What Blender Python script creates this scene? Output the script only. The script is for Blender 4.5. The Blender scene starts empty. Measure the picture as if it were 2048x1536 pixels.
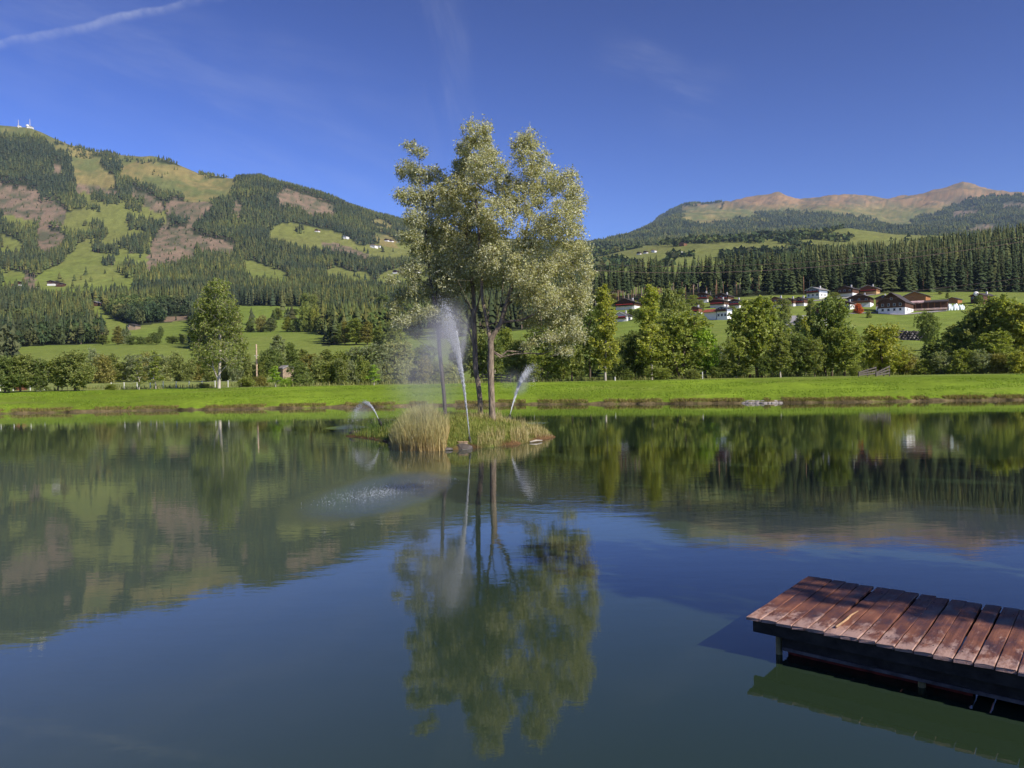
import bpy, bmesh, math, random
import numpy as np
from mathutils import Vector, Matrix
sc = bpy.context.scene
col = sc.collection
R = math.radians
# ---------------------------------------------------------------- camera
F = 1700.0            # focal length in pixels of a 2048 wide picture
CAM = np.array([0.0, 0.0, 3.0])
PITCH, ROLL = math.atan(16 / F), math.atan(0.018)
fw = np.array([0, math.cos(PITCH), -math.sin(PITCH)])
r0 = np.array([1.0, 0, 0]); u0 = np.cross(r0, fw)
rt = math.cos(ROLL) * r0 - math.sin(ROLL) * u0
up = math.cos(ROLL) * u0 + math.sin(ROLL) * r0
cd = bpy.data.cameras.new('camera'); cam = bpy.data.objects.new('camera', cd); col.objects.link(cam)
cd.sensor_width = 36; cd.lens = F / 2048 * 36; cd.clip_start = 0.1; cd.clip_end = 40000
cam.matrix_world = Matrix([[rt[0], up[0], -fw[0], CAM[0]], [rt[1], up[1], -fw[1], CAM[1]],
                           [rt[2], up[2], -fw[2], CAM[2]], [0, 0, 0, 1]])
sc.camera = cam
# ---------------------------------------------------------------- light
SUN_EL, SUN_AZ = R(35), R(130)      # azimuth clockwise from +Y
SUN = np.array([math.sin(SUN_AZ) * math.cos(SUN_EL), math.cos(SUN_AZ) * math.cos(SUN_EL), math.sin(SUN_EL)])
sl = bpy.data.lights.new('sun', 'SUN'); sun = bpy.data.objects.new('sun', sl); col.objects.link(sun)
sl.energy = 4.6; sl.angle = R(0.5); sl.color = (1.0, 0.93, 0.82)
sun.rotation_euler = Vector(SUN).to_track_quat('Z', 'Y').to_euler()
sun.location = (30, -20, 60)
wd = bpy.data.worlds.new('World'); sc.world = wd; wd.use_nodes = True
sc.view_settings.view_transform = 'Standard'; sc.view_settings.look = 'None'
sc.view_settings.exposure = 0.4; sc.view_settings.gamma = 1.0
sc.view_settings.use_curve_mapping = False
cy = sc.cycles
cy.max_bounces = 6; cy.diffuse_bounces = 2; cy.glossy_bounces = 3; cy.transmission_bounces = 4
cy.transparent_max_bounces = 8; cy.volume_bounces = 0; cy.caustics_reflective = False; cy.caustics_refractive = False
cy.sample_clamp_indirect = 4.0

def proj(P):
    P = np.asarray(P, float) - CAM
    z = P @ fw
    return 1024 + F * (P @ rt) / z, 768 - F * (P @ up) / z
def ray(px, py):
    d = fw + rt * ((px - 1024) / F) + up * ((768 - py) / F)
    return d / d[1]                                   # scaled so that Y advances 1 per unit
def at(px, py, Y): return CAM + ray(px, py) * Y
def on_plane(px, py, z):
    d = ray(px, py); return CAM + d * ((z - CAM[2]) / d[2])

# ---------------------------------------------------------------- sky
nt = wd.node_tree; N = nt.nodes; Lk = nt.links
for n in list(N): N.remove(n)
wo = N.new('ShaderNodeOutputWorld'); bg = N.new('ShaderNodeBackground'); sky = N.new('ShaderNodeTexSky')
sky.sky_type = 'NISHITA'; sky.sun_disc = False; sky.sun_elevation = SUN_EL; sky.sun_rotation = SUN_AZ
sky.altitude = 900; sky.air_density = 1.0; sky.dust_density = 0.35; sky.ozone_density = 2.5
bg.inputs['Strength'].default_value = 0.08
def wmath(op, a, b=None, c=None, tree=None):
    n = (tree or nt).nodes.new('ShaderNodeMath'); n.operation = op
    for i, v in enumerate((a, b, c)):
        if v is None: continue
        if isinstance(v, (int, float)): n.inputs[i].default_value = v
        else: (tree or nt).links.new(v, n.inputs[i])
    return n.outputs[0]
def wdot(v, k):
    n = N.new('ShaderNodeVectorMath'); n.operation = 'DOT_PRODUCT'; Lk.new(v, n.inputs[0]); n.inputs[1].default_value = tuple(k)
    return n.outputs['Value']
tc = N.new('ShaderNodeTexCoord'); D = tc.outputs['Generated']
def unit(v): v = np.asarray(v, float); return v / np.linalg.norm(v)
def smooth(v, a, b):
    n = N.new('ShaderNodeMapRange'); n.interpolation_type = 'SMOOTHSTEP'; Lk.new(v, n.inputs[0])
    n.inputs[1].default_value = a; n.inputs[2].default_value = b; n.inputs[3].default_value = 0; n.inputs[4].default_value = 1
    return n.outputs[0]
def wnoise(scale, stretch, detail=6, rough=0.6):
    # noise in a frame (along a, across b, c)
    n = N.new('ShaderNodeTexNoise'); cx = N.new('ShaderNodeCombineXYZ')
    for i, v in enumerate(stretch): Lk.new(v, cx.inputs[i])
    Lk.new(cx.outputs[0], n.inputs['Vector']); n.inputs['Scale'].default_value = scale
    n.inputs['Detail'].default_value = detail; n.inputs['Roughness'].default_value = rough
    return n.outputs['Fac']
# a vapour trail: a thin great-circle band, with wisps combed off below it
a1, a2 = unit(ray(0, 80)), unit(ray(380, 0))
bn = unit(np.cross(a1, a2)); bn = bn if bn[2] > 0 else -bn
along, across = wdot(D, unit(a2 - a1)), wdot(D, bn)
wob = wnoise(9.0, (along, along, along), 3); off = wmath('MULTIPLY_ADD', wob, 0.014, -0.007)
ac = wmath('ADD', across, off)
band = wmath('MULTIPLY', smooth(ac, -0.010, -0.001), wmath('SUBTRACT', 1.0, smooth(ac, -0.001, 0.002)))
tex = wnoise(60.0, (along, wmath('MULTIPLY', across, 0.7), wmath('MULTIPLY', along, 0.3)), 5)
trail = wmath('MULTIPLY', wmath('MULTIPLY', band, smooth(tex, 0.15, 0.85)), 0.30)
k0 = float(np.dot(unit(ray(430, -20)), unit(a2 - a1)))
trail = wmath('MULTIPLY', trail, wmath('SUBTRACT', 1.0, smooth(along, k0 - 0.10, k0 + 0.05)))
# faint cirrus wisps
def wisp(px, py, dx, dy, ln, wdth, amt):
    c = unit(ray(px, py)); e = unit(ray(px + dx, py + dy)); ax = unit(e - c * np.dot(e, c)); bx = np.cross(c, ax)
    A, B, Cc = wdot(D, ax), wdot(D, bx), wdot(D, c)
    q = wnoise(5.0, (wmath('MULTIPLY', A, 1.0), wmath('MULTIPLY', B, 5.0), Cc), 8, 0.65)
    B2 = wmath('ADD', B, wmath('MULTIPLY_ADD', wnoise(4.0, (A, A, Cc), 2), 0.10, -0.05))
    m = wmath('MULTIPLY', wmath('SUBTRACT', 1.0, smooth(wmath('ABSOLUTE', B2), 0, wdth)),
              wmath('SUBTRACT', 1.0, smooth(wmath('ABSOLUTE', A), ln * .3, ln)))
    m = wmath('MULTIPLY', m, smooth(Cc, 0.2, 0.6))
    return wmath('MULTIPLY', wmath('MULTIPLY', m, smooth(q, 0.38, 0.75)), amt)
cl = trail
for args in ((890, 150, 25, 120, .16, .045, .09), (1330, 165, 90, 30, .10, .05, .10), (400, 190, 200, 80, .35, .10, .08), (250, 60, 300, 60, .35, .05, .07)):
    cl = wmath('ADD', cl, wisp(*args))
tint = N.new('ShaderNodeMix'); tint.data_type = 'RGBA'; tint.blend_type = 'MULTIPLY'; tint.inputs[0].default_value = 1
Lk.new(sky.outputs[0], tint.inputs[6]); tint.inputs[7].default_value = (0.94 * .105, 0.86 * .105, 1.22 * .105, 1)
mx = N.new('ShaderNodeMix'); mx.data_type = 'RGBA'; Lk.new(cl, mx.inputs[0])
gm = N.new('ShaderNodeGamma'); gm.inputs[1].default_value = 1.95; Lk.new(tint.outputs[2], gm.inputs[0])     # the deep, contrasty blue of the photograph
tin2 = N.new('ShaderNodeMix'); tin2.data_type = 'RGBA'; tin2.blend_type = 'MULTIPLY'; tin2.inputs[0].default_value = 1
Lk.new(gm.outputs[0], tin2.inputs[6]); tin2.inputs[7].default_value = (2.28 / .105, 2.36 / .105, 1.60 / .105, 1)
Lk.new(tin2.outputs[2], mx.inputs[6]); mx.inputs[7].default_value = (7.5, 7.8, 8.6, 1)
Lk.new(mx.outputs[2], bg.inputs['Color']); Lk.new(bg.outputs[0], wo.inputs['Surface'])

# ---------------------------------------------------------------- helpers
rng = np.random.default_rng(7); random.seed(7)
def hash2(ix, iy, seed):
    h = (ix.astype(np.int64) * 374761393 + iy.astype(np.int64) * 668265263 + seed * 974711) & 0xffffffff
    h = ((h ^ (h >> 13)) * 1274126177) & 0xffffffff
    return ((h ^ (h >> 16)) & 0xffff) / 65535.0
def vnoise(x, y, seed=0):
    ix, iy = np.floor(x), np.floor(y); fx, fy = x - ix, y - iy
    fx = fx * fx * (3 - 2 * fx); fy = fy * fy * (3 - 2 * fy)
    a, b = hash2(ix, iy, seed), hash2(ix + 1, iy, seed); c, d = hash2(ix, iy + 1, seed), hash2(ix + 1, iy + 1, seed)
    return (a + (b - a) * fx) * (1 - fy) + (c + (d - c) * fx) * fy
def fbm(x, y, octv=4, seed=0, gain=0.5):
    s, a, t = 0, 1.0, 0
    for o in range(octv):
        s = s + a * (vnoise(x * 2 ** o + 13.7 * o, y * 2 ** o - 7.1 * o, seed + o) * 2 - 1); t += a; a *= gain
    return s / t
def sstep(v, a, b):
    t = np.clip((v - a) / (b - a), 0, 1); return t * t * (3 - 2 * t)
def inpoly(px, py, poly):
    r = np.zeros(np.shape(px), bool); n = len(poly)
    for i in range(n):
        x1, y1 = poly[i]; x2, y2 = poly[(i + 1) % n]
        if y1 == y2: continue
        c = (y1 > py) != (y2 > py)
        r ^= c & (px < (x2 - x1) * (py - y1) / (y2 - y1) + x1)
    return r
def mesh_np(name, V, faces, k, colr=None, smooth_=False, mats=None, mi=None):
    """faces: (n,k) int array; colr: (nverts,3)"""
    V = np.ascontiguousarray(V, np.float32); faces = np.ascontiguousarray(faces, np.int32)
    m = bpy.data.meshes.new(name); m.vertices.add(len(V)); m.vertices.foreach_set('co', V.ravel())
    m.loops.add(faces.size); m.loops.foreach_set('vertex_index', faces.ravel())
    m.polygons.add(len(faces)); m.polygons.foreach_set('loop_start', np.arange(0, faces.size, k, dtype=np.int32))
    try: m.polygons.foreach_set('loop_total', np.full(len(faces), k, np.int32))
    except Exception: pass
    if smooth_: m.polygons.foreach_set('use_smooth', np.ones(len(faces), bool))
    if mi is not None: m.polygons.foreach_set('material_index', np.asarray(mi, np.int32))
    if colr is not None:
        at_ = m.attributes.new('tint', 'FLOAT_COLOR', 'POINT')
        c4 = np.ones((len(V), 4), np.float32); c4[:, :3] = colr; at_.data.foreach_set('color', c4.ravel())
    for q in mats or []: m.materials.append(q)
    m.update(calc_edges=True); m.validate()
    return m
def link(name, data, parent=None, mat=None, loc=None, rz=None):
    o = bpy.data.objects.new(name, data); col.objects.link(o)
    if parent: o.parent = parent
    if mat: data.materials.clear(); data.materials.append(mat)
    if loc is not None: o.location = loc
    if rz is not None: o.rotation_euler = (0, 0, rz)
    return o
def tag(o, label, cat, group=None, kind=None):
    if len(label.split()) > 14: print('LONG', len(label.split()), label)
    o['label'] = label
    if cat: o['category'] = cat
    if group: o['group'] = group
    if kind: o['kind'] = kind
    return o
def empty(name, loc, rz=0): return link(name, None, loc=loc, rz=rz)
def structure(o): o['kind'] = 'structure'; return o
def copy_tree(o, parent=None):
    c = o.copy(); col.objects.link(c); c.parent = parent
    for ch in list(o.children): copy_tree(ch, c)
    return c
class MB:
    """collects simple solids, built as one mesh"""
    def __init__(s): s.v = []; s.f = []
    def add(s, vs, fs):
        b = len(s.v); s.v += [tuple(p) for p in vs]; s.f += [tuple(i + b for i in f) for f in fs]; return s
    def box(s, x0, x1, y0, y1, z0, z1, jit=0):
        vs = [(x, y, z) for z in (z0, z1) for y in (y0, y1) for x in (x0, x1)]
        if jit: vs = [tuple(c + random.uniform(-jit, jit) for c in p) for p in vs]
        return s.add(vs, [(0, 2, 3, 1), (4, 5, 7, 6), (0, 1, 5, 4), (2, 6, 7, 3), (0, 4, 6, 2), (1, 3, 7, 5)])
    def prism(s, pts, y0, y1):       # polygon in xz extruded along y
        n = len(pts); vs = [(x, y0, z) for x, z in pts] + [(x, y1, z) for x, z in pts]
        return s.add(vs, [tuple(range(n)), tuple(range(2 * n - 1, n - 1, -1))] + [(i, i + n, (i + 1) % n + n, (i + 1) % n) for i in range(n)])
    def tube(s, path, rad, n=6):
        path = [np.asarray(p, float) for p in path]; b = len(s.v)
        for i, p in enumerate(path):
            t = unit(path[min(i + 1, len(path) - 1)] - path[max(i - 1, 0)])
            a = unit(np.cross(t, [0.3, 0.9, 0.31])); c = np.cross(t, a); r = rad[i] if hasattr(rad, '__len__') else rad
            for k in range(n):
                q = 2 * math.pi * k / n; s.v.append(tuple(p + r * (math.cos(q) * a + math.sin(q) * c)))
        for i in range(len(path) - 1):
            for k in range(n): s.f.append((b + i * n + k, b + i * n + (k + 1) % n, b + (i + 1) * n + (k + 1) % n, b + (i + 1) * n + k))
        s.f.append(tuple(b + k for k in range(n - 1, -1, -1))); s.f.append(tuple(b + (len(path) - 1) * n + k for k in range(n)))
        return s
    def data(s, name, mat, smooth_=False):
        m = bpy.data.meshes.new(name); m.from_pydata(s.v, [], s.f); m.materials.append(mat)
        if smooth_: m.polygons.foreach_set('use_smooth', np.ones(len(m.polygons), bool))
        m.update(); return m
    def build(s, name, mat, parent=None, smooth_=False): return link(name, s.data(name, mat, smooth_), parent)
def rock_mesh(name, sx, sy, sz, seed, mat, sub=2):
    bm = bmesh.new(); bmesh.ops.create_icosphere(bm, subdivisions=sub, radius=1)
    rr = random.Random(seed); dirs = [(Vector((rr.gauss(0, 1), rr.gauss(0, 1), rr.gauss(0, 1))).normalized(), rr.uniform(.55, .95)) for _ in range(9)]
    for v in bm.verts:
        for d, h in dirs:
            e = v.co.dot(d) - h
            if e > 0: v.co -= d * e
        v.co.x *= sx; v.co.y *= sy; v.co.z *= sz
    m = bpy.data.meshes.new(name); bm.to_mesh(m); bm.free(); m.materials.append(mat); return m

# ---------------------------------------------------------------- materials
def newmat(name):
    m = bpy.data.materials.new(name); m.use_nodes = True
    t = m.node_tree; return m, t, t.nodes['Principled BSDF'], t.nodes['Material Output']
def nz(t, scale, detail=4, rough=.55, vec=None, stretch=None):
    n = t.nodes.new('ShaderNodeTexNoise'); n.inputs['Scale'].default_value = scale
    n.inputs['Detail'].default_value = detail; n.inputs['Roughness'].default_value = rough
    if vec is None: vec = t.nodes.new('ShaderNodeTexCoord').outputs['Object']
    if stretch:
        mp = t.nodes.new('ShaderNodeMapping'); mp.inputs['Scale'].default_value = stretch; t.links.new(vec, mp.inputs[0]); vec = mp.outputs[0]
    t.links.new(vec, n.inputs['Vector']); return n.outputs['Fac']
def ramp(t, v, stops):
    n = t.nodes.new('ShaderNodeValToRGB'); t.links.new(v, n.inputs[0]); e = n.color_ramp.elements
    while len(e) < len(stops): e.new(0.5)
    for i, (p, c) in enumerate(stops): e[i].position = p; e[i].color = (*c, 1) if len(c) == 3 else c
    return n.outputs[0]
def mixc(t, fac, a, b, mode='MIX'):
    n = t.nodes.new('ShaderNodeMix'); n.data_type = 'RGBA'; n.blend_type = mode
    for s, v in ((0, fac), (6, a), (7, b)):
        if isinstance(v, (int, float)): n.inputs[s].default_value = v
        elif isinstance(v, tuple): n.inputs[s].default_value = (*v, 1) if len(v) == 3 else v
        else: t.links.new(v, n.inputs[s])
    return n.outputs[2]
def bump(t, h, strength, dist, bsdf):
    n = t.nodes.new('ShaderNodeBump'); n.inputs['Strength'].default_value = strength; n.inputs['Distance'].default_value = dist
    t.links.new(h, n.inputs['Height']); t.links.new(n.outputs[0], bsdf.inputs['Normal']); return n
def attr(t, name='tint'):
    n = t.nodes.new('ShaderNodeAttribute'); n.attribute_name = name; return n.outputs['Color']
def simple(name, c, rough=.8, var=.25, scale=3.0, bmp=0.0, spec=.3, metal=0, stretch=None):
    m, t, b, o = newmat(name)
    f = nz(t, scale, 5, .6, stretch=stretch); lo = tuple(x * (1 - var) for x in c); hi = tuple(min(1, x * (1 + var)) for x in c)
    t.links.new(ramp(t, f, [(.3, lo), (.7, hi)]), b.inputs['Base Color'])
    b.inputs['Roughness'].default_value = rough; b.inputs['Specular IOR Level'].default_value = spec; b.inputs['Metallic'].default_value = metal
    if bmp: bump(t, f, .6, bmp, b)
    return m
def leafmat(name, back=None, trans=.35, rough=.5, use_obj=True, spec=.35):
    m, t, b, o = newmat(name)
    c = attr(t)
    if use_obj:
        oi = t.nodes.new('ShaderNodeObjectInfo'); c = mixc(t, 1.0, c, oi.outputs['Color'], 'MULTIPLY')
    if back:
        g = t.nodes.new('ShaderNodeNewGeometry'); c = mixc(t, g.outputs['Backfacing'], c, mixc(t, .75, c, back))
    t.links.new(c, b.inputs['Base Color']); b.inputs['Roughness'].default_value = rough; b.inputs['Specular IOR Level'].default_value = spec
    tr = t.nodes.new('ShaderNodeBsdfTranslucent'); t.links.new(mixc(t, 1.0, c, (1.25, 1.2, .5), 'MULTIPLY'), tr.inputs['Color'])
    ms = t.nodes.new('ShaderNodeMixShader'); ms.inputs[0].default_value = trans
    t.links.new(b.outputs[0], ms.inputs[1]); t.links.new(tr.outputs[0], ms.inputs[2]); t.links.new(ms.outputs[0], o.inputs['Surface'])
    return m
# ================================================================ TERRAIN
SH_PX = [(-900, 88), (0, 89), (256, 91), (512, 90), (768, 90), (1024, 89), (1280, 84), (1536, 80), (2048, 77), (2900, 72)]
SH_U = np.array([(p - 1024) / F for p, _ in SH_PX]); SH_Y = np.array([y for _, y in SH_PX], float)
def shoreY(u): return np.interp(u, SH_U, SH_Y) + 0.35 * fbm(np.asarray(u) * 90, np.asarray(u) * 0, 3, 5)
LRIDGE = [(-400, 210), (0, 252), (60, 257), (120, 280), (180, 300), (230, 304), (300, 308), (350, 322), (400, 345), (450, 354), (490, 354), (520, 353), (560, 366), (620, 384), (660, 398), (700, 418), (760, 440), (810, 452), (860, 466), (930, 482), (1000, 490), (1100, 497)]
ROWS = [
 (250, [(0,761),(256,761),(512,758),(768,750),(1024,738),(1280,715),(1536,702),(1792,696),(2048,690)]),
 (360, [(0,735),(256,730),(512,722),(768,708),(1024,690),(1280,668),(1536,650),(1792,645),(2048,640)]),
 (450, [(0,712),(256,700),(512,692),(768,685),(1024,655),(1280,630),(1536,612),(1792,608),(2048,598)]),
 (540, [(0,695),(256,688),(512,676),(768,668),(1024,635),(1280,602),(1536,585),(1792,578),(2048,580)]),
 (700, [(0,678),(256,668),(512,655),(768,650),(1024,615),(1280,580),(1536,552),(1792,545),(2048,525)]),
 (900, [(0,640),(256,630),(512,615),(768,615),(1024,590),(1280,562),(1536,545),(1792,528),(2048,492)]),
 (1300, [(0,575),(256,572),(512,580),(768,580),(1024,565),(1280,545),(1536,535),(1792,520),(2048,500)]),
 (1800, [(0,510),(256,505),(512,535),(768,545),(1024,540),(1200,528),(1280,520),(1536,510),(1792,505),(2048,500)]),
 (2600, [(0,390),(256,400),(512,430),(768,485),(1024,512),(1200,508),(1300,492),(1400,478),(1536,472),(1700,464),(1792,474),(2048,480)]),
 (3300, LRIDGE + [(1200,502),(1300,500),(1536,485),(1792,480),(2048,480)]),
 (4500, [(-400,260),(0,300),(256,350),(512,400),(768,470),(1024,500),(1180,500),(1280,482),(1350,470),(1536,468),(1792,466),(2048,462)]),
 (6500, [(0,330),(512,430),(1024,500),(1170,500),(1200,492),(1250,472),(1300,450),(1350,428),(1450,430),(1536,432),(1700,430),(1792,440),(1830,440),(1900,425),(2048,410)]),
 (8000, [(0,360),(700,470),(1100,502),(1180,500),(1230,482),(1290,455),(1340,428),(1380,413),(1430,412),(1480,409),(1530,402),(1560,396),(1600,403),(1650,394),(1700,388),(1760,402),(1800,398),(1850,388),(1880,380),(1925,370),(1960,376),(2000,379),(2048,386),(2200,395)]),
 (11000, [(0,480),(1100,540),(1280,520),(1700,460),(2048,450)]),
]
NU = 560
Uc = np.concatenate([np.linspace(-1.6, -.67, 30)[:-1], np.linspace(-.67, .67, NU), np.linspace(.67, 1.6, 30)[1:]])
Sr = np.concatenate([[-14, -6, -3, -1.2, -.5], np.arange(0, 1.6, .1), np.arange(1.6, 4, .4), np.arange(4, 40, 1.2)])
while Sr[-1] < 11000: Sr = np.append(Sr, Sr[-1] + max(1.2, Sr[-1] * .0125))
UU, SS = np.meshgrid(Uc, Sr); YY = shoreY(UU) + SS; XX = UU * YY
def ctrl():
    Ys = [150.0]; r = [ray(a, b) for a, b in [(0, 765), (512, 760), (900, 759), (1280, 756), (2048, 742)]]; Es = [np.interp(Uc, [q[0] for q in r], [q[2] for q in r])]
    for Y, pts in ROWS:
        r = [ray(a, b) for a, b in pts]; Ys.append(float(Y)); Es.append(np.interp(Uc, [q[0] for q in r], [q[2] for q in r]))
    return np.log(np.array(Ys)), np.array(Es)
def pchip(x, Yv, xi):
    h = np.diff(x)[:, None]; d = np.diff(Yv, axis=0) / h; m = np.zeros_like(Yv)
    w1 = 2 * h[1:] + h[:-1]; w2 = h[1:] + 2 * h[:-1]
    ok = d[:-1] * d[1:] > 0
    with np.errstate(all='ignore'):
        mm = (w1 + w2) / (w1 / d[:-1] + w2 / d[1:])
    m[1:-1] = np.where(ok, mm, 0); m[0] = d[0]; m[-1] = d[-1]
    out = np.zeros_like(xi)
    for c in range(xi.shape[1]):
        k = np.clip(np.searchsorted(x, xi[:, c]) - 1, 0, len(x) - 2); hh = x[k + 1] - x[k]; t = (xi[:, c] - x[k]) / hh
        out[:, c] = (Yv[k, c] * (1 + 2 * t) * (1 - t) ** 2 + m[k, c] * hh * t * (1 - t) ** 2 + Yv[k + 1, c] * t * t * (3 - 2 * t) + m[k + 1, c] * hh * t * t * (t - 1))
    return out
lx, Ev = ctrl()
E = pchip(lx, Ev, np.log(np.clip(YY, 150, 11000)))
rmp = sstep(YY, 600, 2200)
E += rmp * (.009 * fbm(XX / 520, YY / 520, 3, 11) + .0035 * fbm(XX / 130, YY / 130, 3, 12))
E += sstep(YY, 300, 500) * (1 - rmp) * .0016 * fbm(XX / 70, YY / 70, 3, 14)
E += sstep(YY, 5500, 7000) * .004 * fbm(XX / 500, YY / 900, 4, 15)
farZ = 3 + E * YY
bx_ = np.array([-14, -6, -1, 0, .15, .8, 3, 12, 20, 30, 60, 80]); bz_ = np.array([-2.5, -1.6, -.3, -.04, .18, .34, .75, 1.6, 2.1, 2.2, 2.2, 2.25])
nearZ = np.interp(SS, bx_, bz_) + .05 * fbm(XX / 6, YY / 6, 3, 2) * sstep(SS, .5, 4) + .10 * fbm(XX * .9, YY * .3, 3, 3) * sstep(SS, 0, .2) * (1 - sstep(SS, .6, 2.2))
w_ = sstep(YY, 125, 165)
ZZ = nearZ * (1 - w_) + farZ * w_
PX, PY = proj(np.stack([XX, YY, ZZ], -1).reshape(-1, 3)); PX = PX.reshape(XX.shape); PY = PY.reshape(XX.shape)
def ground(x, y):
    x = np.asarray(x, float); y = np.asarray(y, float); u = x / y; s = y - shoreY(u)
    fi = np.interp(u, Uc, np.arange(len(Uc))); fj = np.interp(s, Sr, np.arange(len(Sr)))
    i = np.clip(fi.astype(int), 0, len(Uc) - 2); j = np.clip(fj.astype(int), 0, len(Sr) - 2); a, b = fi - i, fj - j
    return (ZZ[j, i] * (1 - a) + ZZ[j, i + 1] * a) * (1 - b) + (ZZ[j + 1, i] * (1 - a) + ZZ[j + 1, i + 1] * a) * b
def hit(px, py, y0=95, y1=10500):
    d = ray(px, py); ys = np.exp(np.linspace(math.log(y0), math.log(y1), 1500)); xs = d[0] * ys
    g = ground(xs, ys) - (3 + d[2] * ys); k = np.argmax(g > 0)
    if g[k] <= 0: k = int(np.argmax(g))
    return np.array([xs[k], ys[k], ground(xs[k], ys[k])])

# ---- land cover, laid out from the photograph as polygons on the slopes
jx = 11 * fbm(XX / 70, YY / 110, 5, 31, .65) * sstep(YY, 300, 900); jy = 7 * fbm(XX / 70 + 40, YY / 110, 5, 32, .65) * sstep(YY, 300, 900)
QX, QY = PX + jx, PY + jy
GREEN = [
 [(150,375),(225,382),(240,400),(290,395),(330,425),(330,435),(285,430),(260,450),(250,445),(210,455),(175,455),(125,450),(120,440),(135,425),(170,415),(175,395)],
 [(115,530),(150,500),(165,480),(205,455),(250,445),(305,470),(300,520),(298,545),(262,565),(200,572),(90,575),(55,565),(85,545)],
 [(0,418),(25,415),(70,425),(75,435),(45,442),(5,435)], [(0,470),(30,478),(50,490),(20,500),(0,495)], [(0,540),(50,545),(60,560),(0,562)],
 [(545,455),(565,448),(600,450),(690,470),(725,490),(805,485),(850,490),(850,505),(760,508),(740,505),(690,500),(640,490),(595,485),(560,475),(535,472)],
 [(488,518),(520,528),(582,548),(560,551),(500,550),(488,535)], [(640,543),(670,532),(705,540),(740,545),(745,555),(715,558),(690,550)],
 [(745,555),(790,535),(870,528),(870,560),(760,562)],
 [(470,612),(600,613),(645,625),(640,642),(600,648),(470,650)], [(480,672),(560,668),(665,670),(665,685),(490,692)],
 [(650,708),(660,692),(720,682),(760,670),(880,655),(880,690),(730,700)],
 [(175,608),(210,612),(215,630),(260,652),(370,640),(385,672),(240,676),(235,660),(205,640)], [(25,694),(100,692),(200,690),(260,684),(380,680),(380,702),(180,719),(30,724)],
 [(1200,516),(1270,510),(1270,532),(1190,532)], [(1290,503),(1330,497),(1400,500),(1390,508),(1300,512)]]
ALP = [
 [(-60,235),(60,250),(120,274),(200,295),(300,299),(350,316),(470,348),(465,380),(430,392),(375,392),(330,372),(280,358),(240,350),(232,320),(205,305),(195,325),(215,350),(160,345),(142,330),(138,300),(110,292),(92,275),(70,262),(-60,256)],
 [(150,345),(215,345),(232,352),(225,368),(150,364)], [(738,436),(760,440),(785,452),(760,452)], [(742,460),(790,478),(800,484),(760,478)],
 [(1425,380),(1480,380),(1540,370),(1600,370),(1690,360),(1760,370),(1860,360),(1900,350),(1930,340),(1990,345),(2060,350),(2060,390),(1980,388),(1940,395),(1900,410),(1850,430),(1812,440),(1825,449),(1790,450),(1745,437),(1720,430),(1690,426),(1600,422),(1520,420),(1500,432),(1450,440),(1410,442),(1365,440),(1400,428),(1450,416)],
 [(1360,412),(1372,440),(1400,438),(1440,415),(1440,408)]]
PINK = [
 [(-20,362),(20,375),(50,378),(85,385),(110,395),(110,405),(135,420),(120,440),(90,440),(75,430),(0,415),(-20,410)], [(75,455),(85,445),(95,460),(130,468),(115,490),(85,500),(72,490)],
 [(296,512),(310,480),(330,462),(360,455),(385,460),(395,480),(390,505),(360,515),(300,526)], [(390,465),(470,490),(462,502),(400,492)],
 [(330,412),(350,400),(420,405),(400,430),(345,430)], [(550,385),(575,378),(610,390),(645,400),(672,410),(668,425),(640,425),(600,415),(560,400)],
 [(262,380),(290,385),(330,410),(320,414),(265,392)], [(45,560),(60,545),(72,560),(60,572)], [(105,330),(118,328),(115,345),(102,340)],
 [(1215,578),(1262,574),(1262,586),(1215,590)], [(1900,425),(1960,418),(1955,424),(1900,432)], [(1935,455),(1990,450),(1985,458),(1935,462)], [(2000,405),(2060,408),(2060,416),(2010,412)],
 [(150,367),(200,373),(232,385),(230,389),(198,377),(150,371)], [(333,436),(338,438),(308,492),(303,492)], [(395,418),(402,420),(375,452),(368,452)], [(640,486),(700,492),(740,510),(738,513),(698,496),(640,490)],
 [(465,415),(475,400),(482,410),(470,432)], [(320,634),(375,632),(375,642),(330,642)]]
CLUMP = [
 [(135,293),(185,300),(185,322),(165,322),(138,310)], [(195,298),(230,308),(245,335),(240,348),(210,335),(205,315)], [(240,316),(315,322),(310,330),(250,326)],
 [(175,388),(240,394),(236,412),(180,405)], [(175,415),(205,418),(200,427),(175,424)], [(245,398),(287,404),(284,430),(250,420)], [(173,453),(207,448),(207,480),(172,482)],
 [(250,430),(288,440),(284,464),(253,462)], [(188,494),(232,494),(232,509),(190,507)], [(235,490),(250,480),(297,470),(294,510),(258,510)], [(200,524),(227,520),(227,532),(203,532)],
 [(228,546),(250,530),(292,535),(294,556),(255,556)], [(75,383),(105,385),(108,412),(80,410)], [(590,462),(606,462),(608,472),(592,472)], [(700,478),(712,474),(730,487),(705,484)], [(330,340),(350,340),(350,348),(330,346)],
 [(290,345),(330,348),(325,356),(295,354)], [(395,345),(420,350),(415,360),(398,358)], [(1500,472),(1560,466),(1640,470),(1700,480),(1690,488),(1600,482),(1510,480)]]
POLY = dict(green=GREEN, alp=ALP, pink=PINK, clump=CLUMP)
def anyin(L):
    r = np.zeros(QX.shape, bool)
    for p in L: r |= inpoly(QX, QY, p)
    return r
left = QX < 1180
FOREST = np.where(left, YY > 430, ((YY > 515) & (YY < 980)) | (YY > 3000))
FOREST = FOREST & ~(~left & (YY > 620) & (QX < 1600) & (YY < 3000))
FOREST |= left & (YY > 3300)
g_, a_, p_, c_ = (anyin(POLY[k]) for k in ('green', 'alp', 'pink', 'clump'))
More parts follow.
